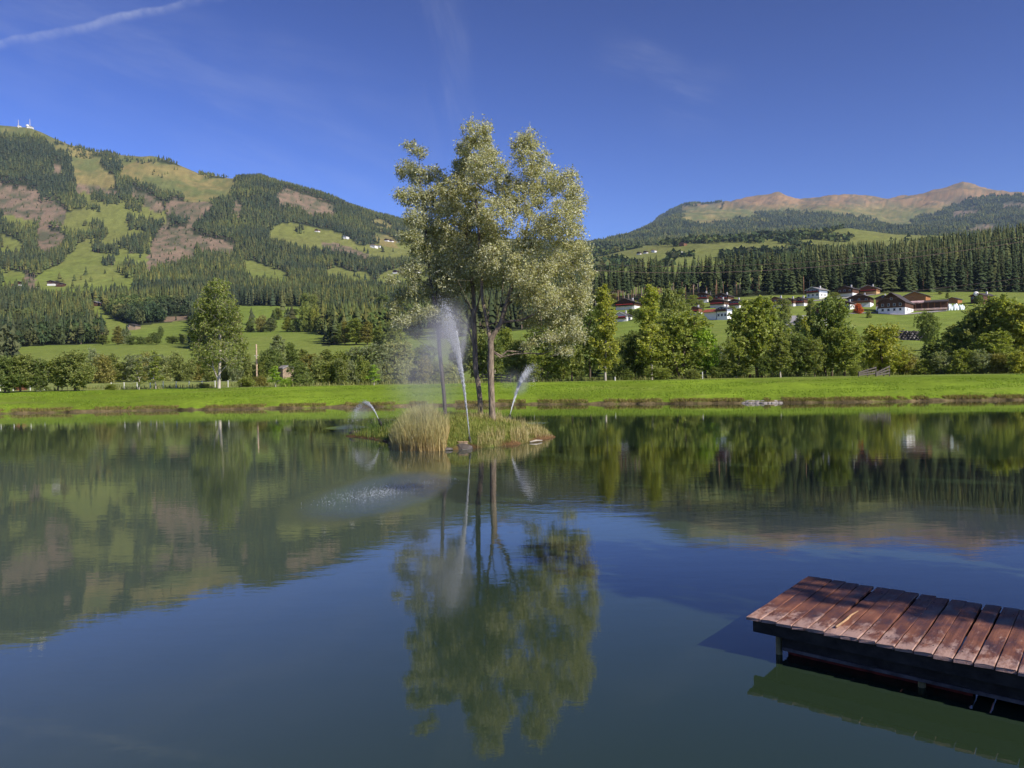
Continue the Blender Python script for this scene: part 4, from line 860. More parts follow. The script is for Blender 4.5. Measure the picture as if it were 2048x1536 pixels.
# ---------------------------------------------------------------- willows
m_will = leafmat('willow_leaves', (.62, .64, .48), .42, .42, use_obj=False, spec=.5)
m_wbark = simple('willow_bark', (.21, .165, .120), .9, .75, 7, .09, stretch=(1, 1, .3))
def isl_base(px, Y): x = ray(px, 830)[0] * Y; return np.array([x, Y, float(isl_z(x, Y)) - .12])
YW = 41.5; g0 = isl_base(985, YW); W_ = dict(nsec=330, droop=.25, tipr=.0055)
built_tree('willow_tree', 'tallest silvery willow of the island, with the thick forked trunk on the right', 'willow', g0,
  [{'pts': [g0, at(983, 790, YW), at(981, 740, YW), at(982, 700, YW), at(981, 680, YW), at(975, 650, YW + .2), at(965, 600, YW + .3), at(962, 540, YW + .4), at(958, 470, YW + .3), at(952, 400, YW)]},
   {'pts': [at(990, 665, YW), at(1002, 645, YW), at(1012, 610, YW - .1), at(1028, 560, YW - .2), at(1045, 500, YW), at(1060, 430, YW)], 'from': 4},
   {'pts': [at(992, 645, YW - .2), at(1004, 595, YW - .4), at(1008, 540, YW - .5)], 'from': 5}, {'pts': [at(1030, 600, YW + .3), at(1062, 565, YW + .3), at(1098, 540, YW + .2)], 'from': 12}, {'pts': [at(1045, 640, YW), at(1085, 620, YW - .3), at(1125, 600, YW - .4)], 'from': 11},
   {'pts': [at(958, 640, YW - .3), at(935, 600, YW - .6), at(915, 560, YW - .8)], 'from': 4}, {'pts': [at(978, 610, YW + .5), at(985, 560, YW + .8)], 'from': 5},
   {'pts': [at(1000, 715, YW), at(1030, 708, YW - .1), at(1062, 706, YW - .2), at(1085, 708, YW - .2)], 'from': 3},
   {'pts': [at(1003, 712, YW), at(1014, 702, YW), at(1045, 704, YW + .1)], 'from': 3}],
  px_blobs([(955,262,34,30),(952,300,46,36),(975,335,48,40),(940,350,40,36),(1053,282,34,28),(1062,318,42,38),(1085,362,44,42),(1132,368,36,36),(1150,410,30,42),(1118,440,50,46),(1148,480,32,36),(1050,400,48,44),(1075,470,56,44),
   (1010,380,36,44),(990,430,50,44),(1120,530,48,36),(1060,540,56,44),(1000,520,54,50),(1165,500,22,22),(1175,545,20,34),(1150,585,38,30),(1095,600,52,38),(1045,590,40,26),(985,560,36,26),(1080,640,50,26),(1130,640,40,26),(1165,600,26,26),(1110,676,46,20),(1155,670,28,20),(1130,700,26,12),(1060,690,26,12),(1150,640,14,12),(940,300,26,26)], YW, seed=1),
  ntw=6500, nlf=88000, tr=.165, L=.108, W=.055, ta=(.33, .345, .12), tb=(.66, .63, .36), bark=m_wbark, leaf=m_will, seed=51, lo=.65, hi=1.4, **W_)
YM = 43.5; g1 = isl_base(962, YM)
built_tree('willow_tree', 'middle silvery willow of the island, its trunk splitting low into two stems', 'willow', g1,
  [{'pts': [g1, at(960, 800, YM), at(956, 765, YM), at(951, 740, YM), at(950, 700, YM), at(948, 640, YM), at(947, 590, YM), at(940, 520, YM), at(930, 450, YM)]},
   {'pts': [at(962, 752, YM), at(972, 728, YM), at(977, 700, YM), at(975, 640, YM + .3), at(985, 560, YM + .5)], 'from': 2},
   {'pts': [at(938, 610, YM), at(920, 585, YM - .3), at(900, 550, YM - .5)], 'from': 5}, {'pts': [at(958, 600, YM - .3), at(966, 560, YM - .5), at(970, 510, YM - .5)], 'from': 5}, {'pts': [at(935, 650, YM), at(915, 630, YM), at(890, 618, YM)], 'from': 4}],
  px_blobs([(905,375,38,34),(880,400,36,34),(930,400,44,40),(900,440,44,40),(950,450,44,44),(880,480,34,38),(920,500,46,40),(960,520,40,44),(900,550,42,40),(935,565,36,26),(905,610,32,26),(985,480,30,40),(870,350,24,20),(880,585,30,26),(920,335,22,20),(905,655,24,14),(930,690,12,10)], YM, seed=2),
  ntw=3800, nlf=55000, tr=.14, L=.108, W=.055, ta=(.33, .345, .12), tb=(.66, .63, .36), bark=m_wbark, leaf=m_will, seed=52, lo=.65, hi=1.4, **dict(W_, nsec=200))
YL = 43.0; g2 = isl_base(891, YL)
built_tree('willow_tree', 'slender dark willow on the left of the island, with a leaning bare trunk', 'willow', g2,
  [{'pts': [g2, at(888, 790, YL), at(883, 740, YL), at(879, 700, YL), at(875, 640, YL), at(862, 570, YL), at(855, 500, YL), at(848, 420, YL), at(838, 350, YL)]},
   {'pts': [at(872, 560, YL + .2), at(880, 500, YL + .4)], 'from': 4}],
  px_blobs([(818,292,16,14),(838,305,20,14),(812,340,22,24),(838,350,26,28),(800,388,16,16),(825,395,28,26),(850,400,24,30),(835,440,34,28),(860,450,24,26),(822,475,28,22),(850,500,32,28),(875,540,26,26),(825,540,30,22),(845,580,38,24),(805,590,26,16),(880,600,26,20),(850,625,34,16),(815,640,28,12),(790,610,22,14),(895,640,20,14),(800,645,22,12),(830,665,26,12),(785,560,14,12)], YL, seed=3),
  ntw=2300, nlf=29000, tr=.10, L=.12, W=.05, ta=(.25, .275, .10), tb=(.50, .49, .27), bark=m_rock, leaf=m_will, seed=53, lo=.65, hi=1.4, **dict(W_, nsec=170))

# ---------------------------------------------------------------- fountains
m_drop, t, b, o = newmat('water_spray'); b.inputs['Base Color'].default_value = (.92, .94, .97, 1); b.inputs['Roughness'].default_value = .25; b.inputs['Specular IOR Level'].default_value = .6
trn = t.nodes.new('ShaderNodeBsdfTranslucent'); trn.inputs[0].default_value = (.9, .93, .97, 1); ms = t.nodes.new('ShaderNodeMixShader'); ms.inputs[0].default_value = .45
t.links.new(b.outputs[0], ms.inputs[1]); t.links.new(trn.outputs[0], ms.inputs[2]); t.links.new(ms.outputs[0], o.inputs['Surface'])
def mist_mat(name, dens, centre, rx, ry, rz):
    m = bpy.data.materials.new(name); m.use_nodes = True; t = m.node_tree
    for n in list(t.nodes): t.nodes.remove(n)
    o = t.nodes.new('ShaderNodeOutputMaterial'); v = t.nodes.new('ShaderNodeVolumePrincipled'); t.links.new(v.outputs[0], o.inputs['Volume'])
    v.inputs['Color'].default_value = (.95, .96, 1, 1); v.inputs['Anisotropy'].default_value = .1
    tcx = t.nodes.new('ShaderNodeTexCoord').outputs['Object']
    ln = t.nodes.new('ShaderNodeVectorMath'); ln.operation = 'LENGTH'; t.links.new(tcx, ln.inputs[0])
    mr = t.nodes.new('ShaderNodeMapRange'); mr.interpolation_type = 'SMOOTHERSTEP'; t.links.new(ln.outputs['Value'], mr.inputs[0])
    mr.inputs[1].default_value = 1; mr.inputs[2].default_value = .05; mr.inputs[3].default_value = 0; mr.inputs[4].default_value = 1
    f = nz(t, 2.0, 3, .55, tcx); r_ = t.nodes.new('ShaderNodeMapRange'); t.links.new(f, r_.inputs[0]); r_.inputs[1].default_value = .3; r_.inputs[2].default_value = .7; r_.inputs[3].default_value = .35; r_.inputs[4].default_value = 1.5
    t.links.new(wmath('MULTIPLY', wmath('MULTIPLY', mr.outputs[0], r_.outputs[0], tree=t), dens, tree=t), v.inputs['Density']); return m
def mist(parent, name, c, axes, dens):
    """soft cloud of droplets: an ellipsoid with its own axes"""
    bm = bmesh.new(); bmesh.ops.create_icosphere(bm, subdivisions=3, radius=1); m = bpy.data.meshes.new(name); bm.to_mesh(m); bm.free()
    o = link(name, m, parent, mist_mat(name, dens, c, 1, 1, 1)); A = np.array(axes, float)
    M = Matrix([[A[0][0], A[1][0], A[2][0], c[0]], [A[0][1], A[1][1], A[2][1], c[1]], [A[0][2], A[1][2], A[2][2], c[2]], [0, 0, 0, 1]])
    o.matrix_local = M if parent is None else Matrix.Translation(-Vector(parent.location)) @ M; o['kind'] = 'stuff'; return o
OCT_V = np.array([(1, 0, 0), (-1, 0, 0), (0, 1, 0), (0, -1, 0), (0, 0, 1), (0, 0, -1)], float); OCT_F = np.array([(0, 2, 4), (2, 1, 4), (1, 3, 4), (3, 0, 4), (2, 0, 5), (1, 2, 5), (3, 1, 5), (0, 3, 5)])
def droplets(name, P, size, parent, stretch=2.0, vdir=None):
    n = len(P); s = size[:, None, None]; V = OCT_V[None] * s
    if vdir is not None: V = V + vdir[:, None] * (OCT_V[None] @ np.array([0, 0, 1.]))[..., None] * s * stretch
    V = V + P[:, None]; Fc = (OCT_F[None] + (np.arange(n) * 6)[:, None, None]).reshape(-1, 3)
    o = link(name, mesh_np(name, V.reshape(-1, 3) - (np.array(parent.location) if parent else 0), Fc, 3, None, True, [m_drop]), parent); o['kind'] = 'stuff'; return o
def jet(P0, V0, n, tmax, spread, wind, size, drag=.18, seed=1):
    r = np.random.default_rng(seed); t_ = (1 - np.sqrt(1 - r.uniform(0, 1, n))) * tmax; dv = r.normal(size=(n, 3)) * spread * np.linalg.norm(V0); dr = drag * r.uniform(.3, 2.2, n)
    e = (1 - np.exp(-dr * t_)) / dr; P = P0 + (V0 + dv) * e[:, None] + wind * ((t_ - e))[:, None]; P[:, 2] -= 9.81 * (t_ - e) / dr
    V = (V0 + dv) * np.exp(-dr * t_)[:, None]; V[:, 2] -= 9.81 * e; k = P[:, 2] > .01
    return P[k], unit_rows(V[k]), (size * r.uniform(.5, 1.5, n) * (1 + .3 * t_))[k], t_[k]
def nozzle(e_, d, ln=.42):
    d = unit(d); MB().tube([-d * ln, d * 0], [.075, .055], 10).build('nozzle', m_dark, e_, True); MB().tube([-d * ln * .7, -d * ln * .45], [.10, .10], 10).build('collar', m_dark, e_, True)
P0 = at(939, 878, 35.9); P0[2] = .45; e_ = empty('fountain', P0); tag(e_, 'tall front water jet rising before the island willows and blowing to the left', 'fountain')
V0 = np.array([-.55, -4.6, 10.6]); nozzle(e_, V0)
WND = np.array([-2.4, -.6, 0.])
core = [P0 + V0 * s - np.array([0, 0, 4.905]) * s * s for s in np.linspace(0, .55, 14)]
MB().tube([c - P0 for c in core], list(np.linspace(.020, .034, 14)), 7).build('water_stream', m_drop, e_, True)
P, V, S, T_ = jet(P0, V0, 9500, 1.25, .009, WND, .0060, .25, 1); droplets('spray', P, S, e_, 3.0, V)
P, V, S, T_ = jet(P0, V0, 9000, 2.6, .05, WND, .0028, .35, 2); k = T_ > .7; droplets('falling_drops', P[k], S[k], e_, 2.0, V[k])
mist(e_, 'mist', at(893, 668, 31.5), [(1.0, -.3, -.5), (.3, 2.2, 0), (-.45, -.4, 1.7)], .42)
mist(e_, 'mist', at(850, 735, 29), [(2.0, 0, 0), (0, 3.4, 0), (-.5, 0, 2.6)], .115)
mist(e_, 'mist', at(924, 700, 33), [(.15, 0, -.09), (0, 1.1, -.4), (-.30, -.4, 1.75)], .5)
mist(e_, 'mist', on_plane(758, 982, .15), [(2.7, .3, 0), (0, 4.0, 0), (0, 0, .6)], .012)
# drops striking the water
n = 1500; ax_ = rng.normal(.25, .6, n); P = np.stack([FALL[0] + ax_ - .1, FALL[1] - .5 + ax_ * 1.1 + rng.normal(0, .75, n), rng.uniform(.0, .06, n) ** 1.0], -1)
droplets('splashes', P, rng.uniform(.002, .0075, n), e_)
P0 = at(757, 838, 45.3); P0[2] = max(.35, P0[2]); e_ = empty('fountain', P0); tag(e_, 'small water jet on the far left side of the island', 'fountain'); V0 = np.array([-1.9, 1.0, 4.3]); nozzle(e_, V0)
P, V, S, _ = jet(P0, V0, 3500, .9, .025, WND * .5, .0065, .3, 3); droplets('spray', P, S, e_, 3, V)
MB().tube([V0 * s - np.array([0, 0, 4.905]) * s * s for s in np.linspace(0, .2, 8)], list(np.linspace(.012, .02, 8)), 6).build('water_stream', m_drop, e_, True)
mist(e_, 'mist', at(722, 826, 45.5), [(.95, 0, .25), (0, 1.2, 0), (-.15, 0, .55)], .36); mist(e_, 'mist', on_plane(693, 855, .1), [(1.2, 0, 0), (0, 1.6, 0), (0, 0, .3)], .3)
P0 = at(1020, 829, 44.0); P0[2] = 1.0; e_ = empty('fountain', P0); tag(e_, 'water jet behind the right side of the island, spraying to the right', 'fountain'); V0 = np.array([2.0, 3.0, 7.2]); nozzle(e_, V0)
P, V, S, T_ = jet(P0, V0, 5000, 1.0, .022, WND * .3, .006, .3, 4); droplets('spray', P, S, e_, 3, V)
MB().tube([V0 * s - np.array([0, 0, 4.905]) * s * s for s in np.linspace(0, .3, 8)], list(np.linspace(.018, .045, 8)), 6).build('water_stream', m_drop, e_, True)
mist(e_, 'mist', at(1044, 768, 46), [(.5, .2, .85), (0, 1.0, 0), (-.5, 0, .3)], .55); mist(e_, 'mist', at(1020, 760, 46), [(1.1, 0, .2), (0, 1.2, 0), (0, 0, .9)], .13)

# ---------------------------------------------------------------- jetty
ZD = .41; c1, c2, c3 = on_plane(1493, 1232, ZD), on_plane(1613, 1152, ZD), on_plane(2048, 1345, ZD)
jd = unit(c3 - c1); pl = c2 - c1; plen = np.linalg.norm(pl); pl = pl / plen; pitch_ = np.linalg.norm(c3 - c1) / 15.3
jt = empty('wooden_jetty', c1); tag(jt, 'weathered red-brown wooden jetty reaching into the lake from the right', 'jetty')
m_pl, t, b, o = newmat('wet_plank')
tcn = t.nodes.new('ShaderNodeTexCoord').outputs['Object']; oi = t.nodes.new('ShaderNodeObjectInfo')
vadd = t.nodes.new('ShaderNodeVectorMath'); vadd.operation = 'ADD'; cmb = t.nodes.new('ShaderNodeCombineXYZ'); t.links.new(wmath('MULTIPLY', oi.outputs['Random'], 37.0, tree=t), cmb.inputs[0]); t.links.new(wmath('MULTIPLY', oi.outputs['Random'], 11.0, tree=t), cmb.inputs[1])
t.links.new(tcn, vadd.inputs[0]); t.links.new(cmb.outputs[0], vadd.inputs[1]); pv = vadd.outputs[0]
grain = nz(t, 26, 6, .65, pv, (1, .05, 1)); blot = nz(t, 3.2, 6, .62, pv, (1.4, .7, 1)); wear_glint = nz(t, 5.5, 7, .7, pv, (1.6, .55, 1)); speck = nz(t, 60, 3, .7, pv, (1, .4, 1))
c = ramp(t, blot, [(.28, (.045, .024, .019)), (.45, (.125, .050, .033)), (.62, (.215, .084, .048)), (.8, (.18, .105, .080))])
c = mixc(t, .75, c, ramp(t, grain, [(.3, (.55, .5, .5)), (.7, (1.35, 1.35, 1.35))]), 'MULTIPLY')
sep = t.nodes.new('ShaderNodeSeparateXYZ'); t.links.new(tcn, sep.inputs[0])
near_end = t.nodes.new('ShaderNodeMapRange'); t.links.new(sep.outputs[1], near_end.inputs[0]); near_end.inputs[1].default_value = .75; near_end.inputs[2].default_value = .0; near_end.inputs[3].default_value = 0; near_end.inputs[4].default_value = .26
wv = wmath('ADD', wear_glint, near_end.outputs[0], tree=t); wm = ramp(t, wv, [(.60, (0, 0, 0)), (.76, (1, 1, 1))])  # pale worn patches plus painted sun glance, strongest at the near ends
c = mixc(t, wmath('MULTIPLY', wm, .75, tree=t), c, (.50, .33, .27)); c = mixc(t, ramp(t, speck, [(.70, (0, 0, 0)), (.76, (1, 1, 1))]), c, (.40, .30, .26))
t.links.new(c, b.inputs['Base Color']); rr_ = t.nodes.new('ShaderNodeMapRange'); t.links.new(blot, rr_.inputs[0]); rr_.inputs[1].default_value = .35; rr_.inputs[2].default_value = .65; rr_.inputs[3].default_value = .42; rr_.inputs[4].default_value = .8
t.links.new(rr_.outputs[0], b.inputs['Roughness']); b.inputs['Specular IOR Level'].default_value = .45
hh = wmath('ADD', wmath('MULTIPLY', grain, .004, tree=t), wmath('MULTIPLY', wear_glint, .006, tree=t), tree=t); bump(t, hh, 1, 1, b)
def plank_mesh(w, ln, seed):
    r = random.Random(seed); nx, ny = 3, 14; th = .034; V, Fc = [], []; e0, e1 = r.uniform(-.01, .018), r.uniform(-.015, .02); cup = r.uniform(-.002, .004); bend = r.uniform(-.006, .006); bv = .006
    prof = [(-w / 2, -th), (-w / 2, -bv), (-w / 2 + bv, 0), (0, cup), (w / 2 - bv, 0), (w / 2, -bv), (w / 2, -th)]
    for j in range(ny + 1):
        f = j / ny; y = -e0 + (ln + e0 + e1) * f; wob = r.uniform(-.0025, .0025); dz = bend * math.sin(math.pi * f * 2) + r.uniform(-.0012, .0012)
        for x, z in prof: V.append((x + wob, y + (r.uniform(-.006, .006) if j in (0, ny) else 0), z + dz))
    k = len(prof)
    for j in range(ny):
        for i in range(k): a = j * k + i; b2 = j * k + (i + 1) % k; Fc.append((a, b2, b2 + k, a + k))
    Fc.append(tuple(range(k - 1, -1, -1))); Fc.append(tuple(ny * k + i for i in range(k)))
    m = bpy.data.meshes.new('plank'); m.from_pydata(V, [], Fc); m.materials.append(m_pl); m.update(); return m
rj = random.Random(12); ang = math.atan2(-pl[0], pl[1])
for k in range(42):
    w = pitch_ - rj.uniform(.010, .018); p = jd * (pitch_ * (k + .5)); o = link('plank', plank_mesh(w, plen, k), jt)
    o.location = (p[0], p[1], rj.uniform(-.004, .006)); o.rotation_euler = (0, R(rj.uniform(-1.3, 1.5)), ang + R(rj.uniform(-.5, .5)))
    if k < 18:
        for yy in (.25, 1.85):
            for xx in (-.04, .045):
                MB().tube([(xx, yy, .000), (xx, yy, .004)], .006, 6).build('nail', m_dark, o)
m_beam = simple('black_beam', (.035, .028, .024), .75, .6, 8, .02, stretch=(1, .3, 1)); m_grey = simple('grey_board', (.13, .105, .095), .8, .55, 6, .02); m_red = simple('rusty_red_float', (.20, .028, .018), .7, .5, 7, .02); m_post = simple('yellow_post', (.34, .25, .10), .8, .5, 9, .02)
JL = pitch_ * 42; nj = np.array([-pl[0], -pl[1], 0])     # towards the camera side
def beam(name, s0, s1, t0, t1, z0, z1, mat):
    vs = [jd * s + pl * t_ + np.array([0, 0, z - ZD]) for z in (z0, z1) for t_ in (t0, t1) for s in (s0, s1)]
    return MB().add(vs, [(0, 2, 3, 1), (4, 5, 7, 6), (0, 1, 5, 4), (2, 6, 7, 3), (0, 4, 6, 2), (1, 3, 7, 5)]).build(name, mat, jt)
for t0 in (.06, plen - .12): beam('edge_beam', .05, JL, t0, t0 + .05, .24, .362, m_beam)
for s0 in np.arange(.5, JL, 1.15): beam('cross_beam', s0, s0 + .08, .12, plen - .13, .25, .36, m_beam)
beam('side_board', .34, JL, .17, .20, .11, .30, m_beam); beam('grey_board', .34, JL, .155, .19, .075, .108, m_grey); beam('red_float', .36, 2.15, .30, .5, -.2, .085, m_red); beam('red_float', 3.2, JL, .30, .5, -.2, .085, m_red)
beam('side_board', .34, JL, plen - .28, plen - .24, .1, .32, m_beam)
for s0 in (.28, 1.72, 3.1, 4.6, 6.1):
    for t0 in (.245, plen - .34): MB().tube([jd * s0 + pl * t0 + [0, 0, -1.6], jd * s0 + pl * t0 + [0, 0, .3 - ZD]], .035, 9).build('post', m_post, jt, True)
a_, b_ = on_plane(1672, 1254, ZD + .022), on_plane(1716, 1222, ZD + .022); mid = (a_ + b_) / 2
tag(MB().tube([a_, a_ * .7 + b_ * .3 + [.01, 0, .005], mid, a_ * .3 + b_ * .7 - [.008, 0, -.004], b_], [.013, .011, .014, .010, .006], 7).build('stick', simple('stick_wood', (.42, .26, .14), .7, .3, 20), None, True), 'short dry stick lying along a plank of the jetty', 'stick')
# ================================================================ BUILDINGS
m_white = simple('white_render', (.74, .73, .70), .8, .08, 2, .01); m_dwood = simple('dark_timber', (.085, .040, .022), .8, .5, 2.5, .02, stretch=(3, 3, .3)); m_bwood = simple('brown_timber', (.19, .085, .040), .8, .4, 2.5, .02, stretch=(3, 3, .3))
m_owood = simple('orange_timber', (.36, .16, .06), .8, .35, 2.5, .02, stretch=(3, 3, .3)); m_roof = simple('dark_roof', (.065, .055, .052), .75, .4, 1.5, .03); m_rroof = simple('red_roof', (.30, .075, .045), .8, .3, 1.5, .03); m_groof = simple('grey_roof', (.26, .24, .23), .6, .3, 1.2, .03)
m_flow = simple('red_flowers', (.38, .04, .03), .8, .5, 9); m_glass, t, b, o = newmat('window_glass'); b.inputs['Base Color'].default_value = (.02, .025, .03, 1); b.inputs['Roughness'].default_value = .12
m_ochre = simple('ochre_render', (.52, .34, .16), .8, .1, 2); m_trim = simple('pale_trim', (.62, .60, .56), .7, .1); m_bluew = simple('blue_grey_boards', (.22, .26, .33), .8, .2, 3)
m_asph = simple('pale_asphalt', (.30, .28, .27), .9, .15, .6)
def chalet(px, base, wpx, label, up_=None, low=None, roof=None, hpx=None, split=.32, pitch=.38, rot=-.35, depth=1.15, bal=True, flowers=True, nwin=3, trim=None, name='chalet', cat='house', Y=None, group=None, chim=True, over=.09, door=False):
    up_ = up_ or m_dwood; low = low or m_white; roof = roof or m_roof
    P = hit(px, base, 200) if Y is None else np.array([ray(px, 760)[0] * Y, Y, float(ground(ray(px, 760)[0] * Y, Y))])
    s = P[1] / F; w = wpx * s * .85; H = (hpx * s * .93) if hpx else w * .62; dp = w * depth; rise = w * .5 * pitch; eave = H - rise
    yaw = math.atan2(-P[0], P[1]) + rot
    e_ = empty(name, P - np.array([0, 0, .3]), yaw); tag(e_, label, cat, group); hw = w / 2; zs = eave * split + .3
    if zs > .4: MB().box(-hw, hw, -dp / 2, dp / 2, -1.5, zs).build('lower_wall', low, e_)
    MB().prism([(-hw - .03, zs + .004), (hw + .03, zs + .004), (hw + .03, eave + .3), (0, H + .3), (-hw - .03, eave + .3)], -dp / 2 - .03, dp / 2 + .03).build('upper_wall', up_, e_)
    ov = w * over; th = .22; sl = rise / hw; zt = H + .3
    rp = [(-hw - ov, zt - sl * (hw + ov) + .01), (0, zt + .01), (hw + ov, zt - sl * (hw + ov) + .01), (hw + ov, zt - sl * (hw + ov) + th), (0, zt + th), (-hw - ov, zt - sl * (hw + ov) + th)]
    rf = MB().prism(rp, -dp / 2 - w * .14, dp / 2 + w * .08).build('roof', roof, e_)
    if trim: MB().prism([(x, z + (.05 if i > 2 else -.07)) for i, (x, z) in enumerate(rp)], -dp / 2 - w * .14 - .09, -dp / 2 - w * .14 - .003).build('bargeboard', trim, rf)
    if chim: MB().box(hw * .25, hw * .25 + .7, dp * .1, dp * .1 + .7, zt - sl * hw * .25, zt + 1.0).build('chimney', m_trim, rf)
    if bal and eave > 2.2:
        zb = zs + .05; bo = MB().box(-hw * .96, hw * .96, -dp / 2 - 1.15, -dp / 2 - .04, zb - .12, zb).box(-hw * .96, hw * .96, -dp / 2 - 1.18, -dp / 2 - 1.10, zb + .003, zb + .9).build('balcony', m_dwood if up_ is not m_owood else m_bwood, e_)
        if flowers: MB().box(-hw * .9, hw * .9, -dp / 2 - 1.36, -dp / 2 - 1.19, zb + .6, zb + .98, .04).build('flower_box', m_flow, bo)
    def win(x, z, ww=.95, hh=1.15, side=False):
        if side:
            f = MB().box(hw + .032, hw + .075, x - ww / 2 - .09, x + ww / 2 + .09, z - .09, z + hh + .09).build('window', m_trim, e_); MB().box(hw + .078, hw + .09, x - ww / 2, x + ww / 2, z, z + hh).build('pane', m_glass, f)
        else:
            f = MB().box(x - ww / 2 - .09, x + ww / 2 + .09, -dp / 2 - .075, -dp / 2 - .032, z - .09, z + hh + .09).build('window', m_trim, e_); MB().box(x - ww / 2, x + ww / 2, -dp / 2 - .09, -dp / 2 - .078, z, z + hh).build('pane', m_glass, f)
    for k in range(nwin):
        x = -hw * .66 + k * (hw * 1.32 / max(1, nwin - 1)); 
        if zs > 2: win(x, zs * .5 - .35)
        if eave > 3: win(x, zs + .85)
        if k < 2 and zs > 2: win(-dp * .2 + k * dp * .4, zs * .5 - .35, side=True)
    if H > 6: win(0, eave + rise * .35, .8, .9)
    return e_
chalet(1258, 617, 46, 'wide dark chalet with a red flower balcony left of the pale birch', flowers=True, trim=None, hpx=19)
chalet(1246, 641, 32, 'low white chalet with white roof edges below the wide dark one', m_white, trim=m_trim, hpx=17, pitch=.5)
chalet(1064, 643, 36, 'brown gabled chalet glimpsed through the right willow branches', m_bwood, trim=m_trim, hpx=22)
chalet(1408, 604, 25, 'small dark chalet highest at the left edge of the village', hpx=20, rot=-.3)
chalet(1448, 604, 34, 'dark chalet directly behind the red-balcony one in the cluster', hpx=17)
chalet(1440, 614, 33, 'dark chalet with red flowers behind the big white house', hpx=17)
chalet(1473, 616, 24, 'dark chalet at the right of the cluster, half hidden by the olive tree', hpx=18)
chalet(1392, 629, 22, 'brown chalet with a bright red balcony left of the white house', m_bwood, hpx=16)
e_ = chalet(1449, 639, 26, 'big white house with a blue-grey gable and a red-roofed side wing', m_bluew, m_white, m_roof, hpx=27, split=.75, trim=m_trim, bal=True, flowers=False, rot=-.45, depth=1.0)
w_ = MB().box(-9.3, -3.2, -2.0, 3.4, -1.5, 3.9).build('side_wing', m_white, e_); MB().prism([(-2.4, 3.92), (3.9, 3.92), (.75, 5.4)], -9.5, -3.0).build('wing_roof', m_rroof, e_).rotation_euler = (0, 0, 0)
for o_ in e_.children:
    if o_.name.startswith('wing_roof'): o_.rotation_euler = (0, 0, -math.pi / 2); o_.location = (0, 0, 0); o_.scale = (1, 1, 1)
chalet(1556, 614, 30, 'orange-brown chalet with a red balcony, left of a row of three', m_bwood, hpx=20, trim=None)
chalet(1581, 612, 24, 'dark chalet with red flowers in the middle of the row of three', hpx=16)
chalet(1602, 611, 24, 'dark chalet at the right of the row of three', hpx=17)
chalet(1634, 596, 32, 'white house with a blue-grey gable standing alone above the others', m_bluew, m_white, m_groof, hpx=22, split=.6, trim=m_trim, flowers=True, rot=-.5)
chalet(1696, 592, 36, 'dark chalet with a pale balcony and white ground floor on the upper road', m_dwood, hpx=20, flowers=False, trim=None)
chalet(1740, 588, 36, 'wide chalet with a grey-edged roof at the top of the village', m_bwood, m_ochre, m_groof, hpx=17, trim=m_groof, rot=-.2)
chalet(1722, 612, 48, 'large dark farmhouse with a broad black roof left of the barns', hpx=24, flowers=False, rot=-.15)
chalet(1694, 618, 26, 'small house with white walls and a dark roof below the farmhouse', m_dwood, hpx=16, bal=False, split=.7)
chalet(1634, 648, 36, 'dark chalet with a white pillared terrace beside the road', m_dwood, m_white, hpx=38, split=.42, rot=-.2, flowers=False)
chalet(1766, 622, 30, 'narrow brown barn tucked behind the big gabled barn', m_bwood, hpx=32, bal=False, rot=0.0)
e_ = chalet(1792, 626, 58, 'biggest barn, with a dark boarded gable above a white ground floor', m_dwood, hpx=40, split=.42, bal=False, rot=-.22, depth=1.5, pitch=.75, nwin=4, trim=m_dwood, chim=False, name='barn', cat='barn', over=.05)
chalet(1835, 603, 46, 'orange-brown barn rising behind the long low shed', m_owood, m_owood, hpx=19, bal=False, rot=-.2, trim=m_groof, chim=False, name='barn', cat='barn')
chalet(1764 + 145, 606, 24, 'small orange-gabled hut behind the white covered bales', m_owood, m_owood, hpx=11, bal=False, nwin=0, chim=False, name='hut', cat='hut')
hr = chalet(1966, 606, 30, 'dark timber hut with an orange-edged gable on the right hillside', m_dwood, m_dwood, hpx=20, bal=False, trim=m_owood, rot=-.5, depth=1.7, nwin=2, name='hut', cat='hut')
# long shed
P = hit(1857, 621, 250); s = P[1] / F; yaw = math.atan2(-P[0], P[1]) - .05; e_ = empty('long_shed', P, yaw); tag(e_, 'long low open shed with a patched metal roof, right of the big barn', 'shed')
w = 68 * s; H = 21 * s; MB().box(-w / 2, w / 2, -2, 4, 0, H * .72).build('wall', m_dwood, e_); rf = MB().prism([(-w / 2 - .3, H * .725), (w / 2 + .3, H * .725), (w / 2 + .3, H * .78), (-w / 2 - .3, H * .78)], -3, -2.9).build('fascia', m_dwood, e_)
MB().add([(-w * .12, -3.1, H * .70), (w / 2 + .4, -3.1, H * .70), (w / 2 + .4, 4.4, H * .99), (-w * .12, 4.4, H * .99), (-w * .12, -3.1, H * .72 + .1), (w / 2 + .4, -3.1, H * .72 + .1), (w / 2 + .4, 4.4, H + .15), (-w * .12, 4.4, H + .15)], [(0, 1, 2, 3), (7, 6, 5, 4), (0, 4, 5, 1), (1, 5, 6, 2), (2, 6, 7, 3), (3, 7, 4, 0)]).build('roof', m_roof, e_)
MB().add([(-w / 2 - .4, -3.1, H * .70), (-w * .122, -3.1, H * .70), (-w * .122, 4.4, H * .99), (-w / 2 - .4, 4.4, H * .99), (-w / 2 - .4, -3.1, H * .72 + .12), (-w * .122, -3.1, H * .72 + .12), (-w * .122, 4.4, H + .17), (-w / 2 - .4, 4.4, H + .17)], [(0, 1, 2, 3), (7, 6, 5, 4), (0, 4, 5, 1), (1, 5, 6, 2), (2, 6, 7, 3), (3, 7, 4, 0)]).build('metal_roof', simple('patched_metal', (.62, .42, .38), .5, .5, .5, .02), e_)
